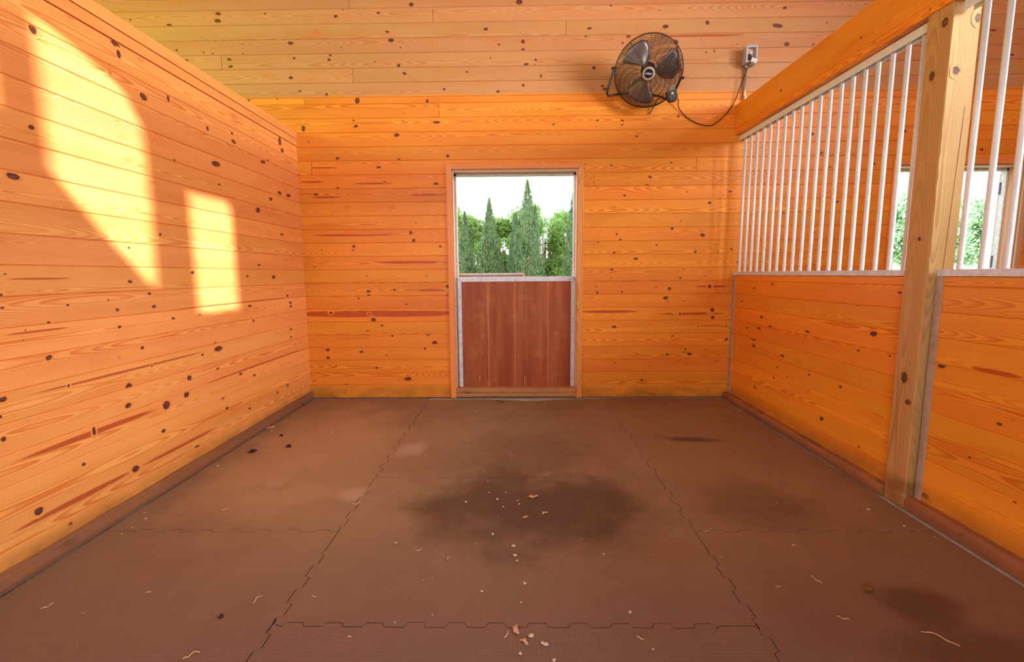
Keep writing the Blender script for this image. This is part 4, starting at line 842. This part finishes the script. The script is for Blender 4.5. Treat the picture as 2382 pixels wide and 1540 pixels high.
straws = [(-1.068,1.668,.05,1.2),(1.51,1.483,.10,-.55),(1.272,1.794,.05,-.8),(1.088,1.755,.03,.4),(0.438,1.486,.03,-.9),(-1.897,1.628,.035,.6),(-1.146,1.4,.05,.5),(-1.553,1.708,.02,.5),(-0.846,1.686,.02,0.2),(-0.935,2.429,.05,.9),(0.961,2.161,.05,.4),(-0.483,1.995,.03,0),(-0.329,1.928,.03,1.4),(1.323,2.036,.02,0.1),(-0.623,1.485,.015,.3),(1.235,1.58,.04,.0),(-0.40,4.12,.04,.1),(-1.55,3.58,.05,1.3),(-1.72,3.42,.05,1.2),(-1.65,2.36,.03,.5)]
for i, (x, y, L, a) in enumerate(straws):
    curl(x, y, L, 0.0035, a, 'thin straw-coloured sliver lying on the brown rubber mats', M_STRAW, i + 20, 'straw_sliver', 'straw slivers on the mats', 'straw')
curl(-0.179, 4.424, 0.070, 0.026, 0.2, 'curled brown dead leaf on the mat in front of the half door', M_LEAF, 3, 'dead_leaf', None, 'leaf')
curl(-2.13, 3.69, 0.060, 0.05, 1.2, 'pale dry leaf against the left baseboard', M_SHAV, 9, 'dead_leaf', None, 'leaf')
tag(lump('brown_clod', 1.439, 1.723, 0.016, M_LEAF, 0.8, 71), 'reddish brown clod on the near right mat beside a dark patch', 'clod')
tag(lump('brown_clod', -1.977, 3.169, 0.022, M_DUNG, 0.5, 72), 'larger dark clod on the dusty left mat', 'clod')
tag(lump('brown_clod', -1.756, 3.265, 0.017, M_DUNG, 0.6, 73), 'smaller dark clod on the dusty left mat, to the right of the larger', 'clod')
tag(lump('brown_clod', -1.93, 3.49, 0.012, M_DUNG, 0.6, 74), 'small dark clod on the dusty left mat, farthest of three', 'clod')
tag(lump('brown_clod', -1.160, 1.580, 0.009, M_DUNG, 0.5, 75), 'tiny black crumb alone on the near left mat', 'clod')

# ---------------------------------------------------------------- outside
def leafmat(name, c, c2, tr=0.35):
    N = NT(name); P = N.pos(); f = N.ss(N.noise(P, 9.0, 3.0, 0.7), 0.35, 0.65); col = N.mix(f, c, c2)
    N.done(col, 0.6, 0, 0.3)
    t = N.n.new('ShaderNodeBsdfTranslucent'); N.l.new(col, t.inputs['Color'])
    mx = N.n.new('ShaderNodeMixShader'); mx.inputs[0].default_value = tr
    N.l.new(N.b.outputs[0], mx.inputs[1]); N.l.new(t.outputs[0], mx.inputs[2]); N.l.new(mx.outputs[0], N.out.inputs[0])
    return N.m
M_CYP = leafmat('cypress_foliage', (0.17, 0.32, 0.20), (0.34, 0.50, 0.31))
M_BUSH = leafmat('shrub_foliage', (0.23, 0.43, 0.13), (0.50, 0.68, 0.30), 0.5)
M_FAR = leafmat('distant_foliage', (0.20, 0.37, 0.20), (0.34, 0.52, 0.30), 0.3)
M_STEM = plain('plant_stem', (0.46, 0.29, 0.18), 0.9, 0, 0.2, 0.3, 20)
M_GRASS = plain('grass', (0.20, 0.34, 0.09), 0.95, 0, 0.2, 0.5, 8, (0.34, 0.36, 0.14))
struct(MB().box((-70, YB + 0.45, -0.35), (90, 90, -0.2)).build('ground', M_GRASS))
def leaves(pts, dirs, size, rng, ratio=0.45):
    n = len(pts); d = dirs / np.linalg.norm(dirs, axis=1, keepdims=True)
    r = rng.normal(size=(n, 3)); s = np.cross(d, r); s /= np.linalg.norm(s, axis=1, keepdims=True) + 1e-9
    L = size * rng.uniform(0.6, 1.3, (n, 1)); a = pts - d * L / 2; b = pts + d * L / 2; w = s * L * ratio / 2
    V_ = np.stack([a, pts - w, b, pts + w], 1).reshape(-1, 3)
    return V_
def plant(name, label, cat, x, y, zb, h, R, n, size, mt, seed, kind, group=None, stems=3):
    rng = np.random.default_rng(seed); root = empty(name, (x, y, zb)); tag(root, label, cat, group)
    if kind == 'column':
        # several upright spires of different height
        P_ = []; D_ = []
        sp = [(0, 0, 1.0, R)] + [(rng.uniform(-R, R) * .8, rng.uniform(-R, R) * .8, rng.uniform(.62, .9), R * rng.uniform(.4, .6)) for _ in range(4)]
        for (sx, sy, sh, sr) in sp:
            m_ = int(n * sh * sr / (R * 2.6)); t = rng.uniform(0.0, 1, m_) ** 0.85
            pr = sr * np.where(t < 0.55, 0.8 + 0.35 * t, (1 - (t - 0.55) / 0.45) ** 0.95 * 0.99 + 0.02)
            a = rng.uniform(0, 2 * PI, m_); q = np.sqrt(rng.uniform(0.15, 1, m_)); pr = pr * (1 + 0.22 * np.sin(a * 3 + t * 14) * rng.uniform(.5, 1))
            P_.append(np.stack([sx + np.cos(a) * pr * q, sy + np.sin(a) * pr * q, t * h * sh], 1))
            D_.append(np.stack([np.cos(a) * .35, np.sin(a) * .35, np.ones(m_)], 1) + rng.normal(size=(m_, 3)) * .3)
        P_ = np.concatenate(P_); D_ = np.concatenate(D_); ratio = 0.35
    else:
        cl = [(rng.uniform(-1, 1) * R * .75, rng.uniform(-1, 1) * R * .45, h * rng.uniform(.40, .92), R * rng.uniform(.28, .48)) for _ in range(16)]
        P_ = []; D_ = []
        for (cx, cy, cz, cr) in cl:
            m_ = n // 16; v = rng.normal(size=(m_, 3)); v /= np.linalg.norm(v, axis=1, keepdims=True); q = rng.uniform(.35, 1.05, (m_, 1))
            P_.append(np.array([[cx, cy, cz]]) + v * q * cr * np.array([[1, 1, 1.15]])); D_.append(v + rng.normal(size=(m_, 3)) * .7 + np.array([[0, 0, .4]]))
        P_ = np.concatenate(P_); D_ = np.concatenate(D_); ratio = 0.5
    P_[:, 2] = np.clip(P_[:, 2], 0.02, None)
    V_ = leaves(P_ + np.array([[x, y, zb]]), D_, size, rng, ratio)
    me = bpy.data.meshes.new('foliage'); k = len(V_) // 4
    me.from_pydata(V_.tolist(), [], [(4 * i, 4 * i + 1, 4 * i + 2, 4 * i + 3) for i in range(k)]); me.materials.append(mt)
    o = bpy.data.objects.new('foliage', me); COL.objects.link(o); o.parent = root; o.matrix_parent_inverse = Matrix.Translation((-x, -y, -zb))
    sm = MB(); pr_ = random.Random(seed)
    for k in range(stems):
        a = pr_.uniform(0, 6.28); q = R * pr_.uniform(0, .55); r_ = 0.012 + 0.012 * h / 3
        x0, y0 = x + math.cos(a) * q * .5, y + math.sin(a) * q * .5
        sm.tube([(x0, y0, zb), (x0 + math.cos(a) * q * .3, y0 + .02, zb + h * .3), (x0 + math.cos(a) * q * .6, y0, zb + h * (.72 if kind == 'bush' else .56))], [r_, r_ * .8, r_ * .3], 6)
    sm.build('stem', M_STEM, root)
    return root
G_ = 'columnar evergreens behind the half door'
cols = [(-0.98, 8.5, 2.60, .24, 'shortest columnar evergreen, nearest the left side of the half door opening'),
        (-0.52, 8.5, 2.84, .27, 'taller of the two columnar evergreens standing left of the tallest one'),
        (0.19, 8.5, 3.16, .33, 'tallest columnar evergreen with a needle tip, near the centre of the doorway'),
        (-0.06, 8.9, 2.60, .16, 'small columnar evergreen touching the left side of the tallest one'),
        (1.06, 8.5, 3.10, .22, 'slender columnar evergreen at the right edge of the doorway')]
for i, (x, y, h, R, lb) in enumerate(cols):
    plant('columnar_evergreen', lb, 'tree', x, y, -0.2, h, R, 9500, 0.062, M_CYP, 40 + i, 'column', G_, 4)
bs = [(-1.20, 9.6, 2.92, .54, 'light green shrub at the left edge of the doorway'), (-0.28, 9.6, 2.72, .46, 'light green shrub between the left pair and the tallest evergreen'),
      (0.58, 9.6, 3.05, .50, 'light green shrub just right of the tallest evergreen'), (1.32, 9.7, 2.80, .50, 'light green shrub near the right edge of the doorway'),
      (0.15, 11.4, 3.05, .64, 'light green shrub mostly hidden behind the tallest evergreen'), (-1.05, 11.4, 3.0, .66, 'light green shrub mostly hidden behind the left pair of evergreens'),
      (1.40, 11.4, 3.0, .66, 'light green shrub mostly hidden behind the slender evergreen')]
for i, (x, y, h, R, lb) in enumerate(bs):
    plant('leafy_shrub', lb, 'shrub', x, y, -0.2, h, R, 11000, 0.075, M_BUSH, 80 + i, 'bush', 'light green shrubs behind the evergreens', 16)
ft = [(18.6, 22.5, 5.2, 1.7, 'pale green tree seen between the last bars left of the timber post'), (23.6, 26.5, 5.3, 2.1, 'pale green tree seen left of centre in the doorway beyond the near bars'),
      (29.6, 31, 5.9, 2.4, 'pale green tree seen beside the open door leaf beyond the near bars')]
for i, (x, y, h, R, lb) in enumerate(ft):
    plant('distant_tree', lb, 'tree', x, y, -0.2, h, R, 14000, 0.24, M_FAR, 120 + i, 'bush', 'distant trees beyond the right doorway', 2)
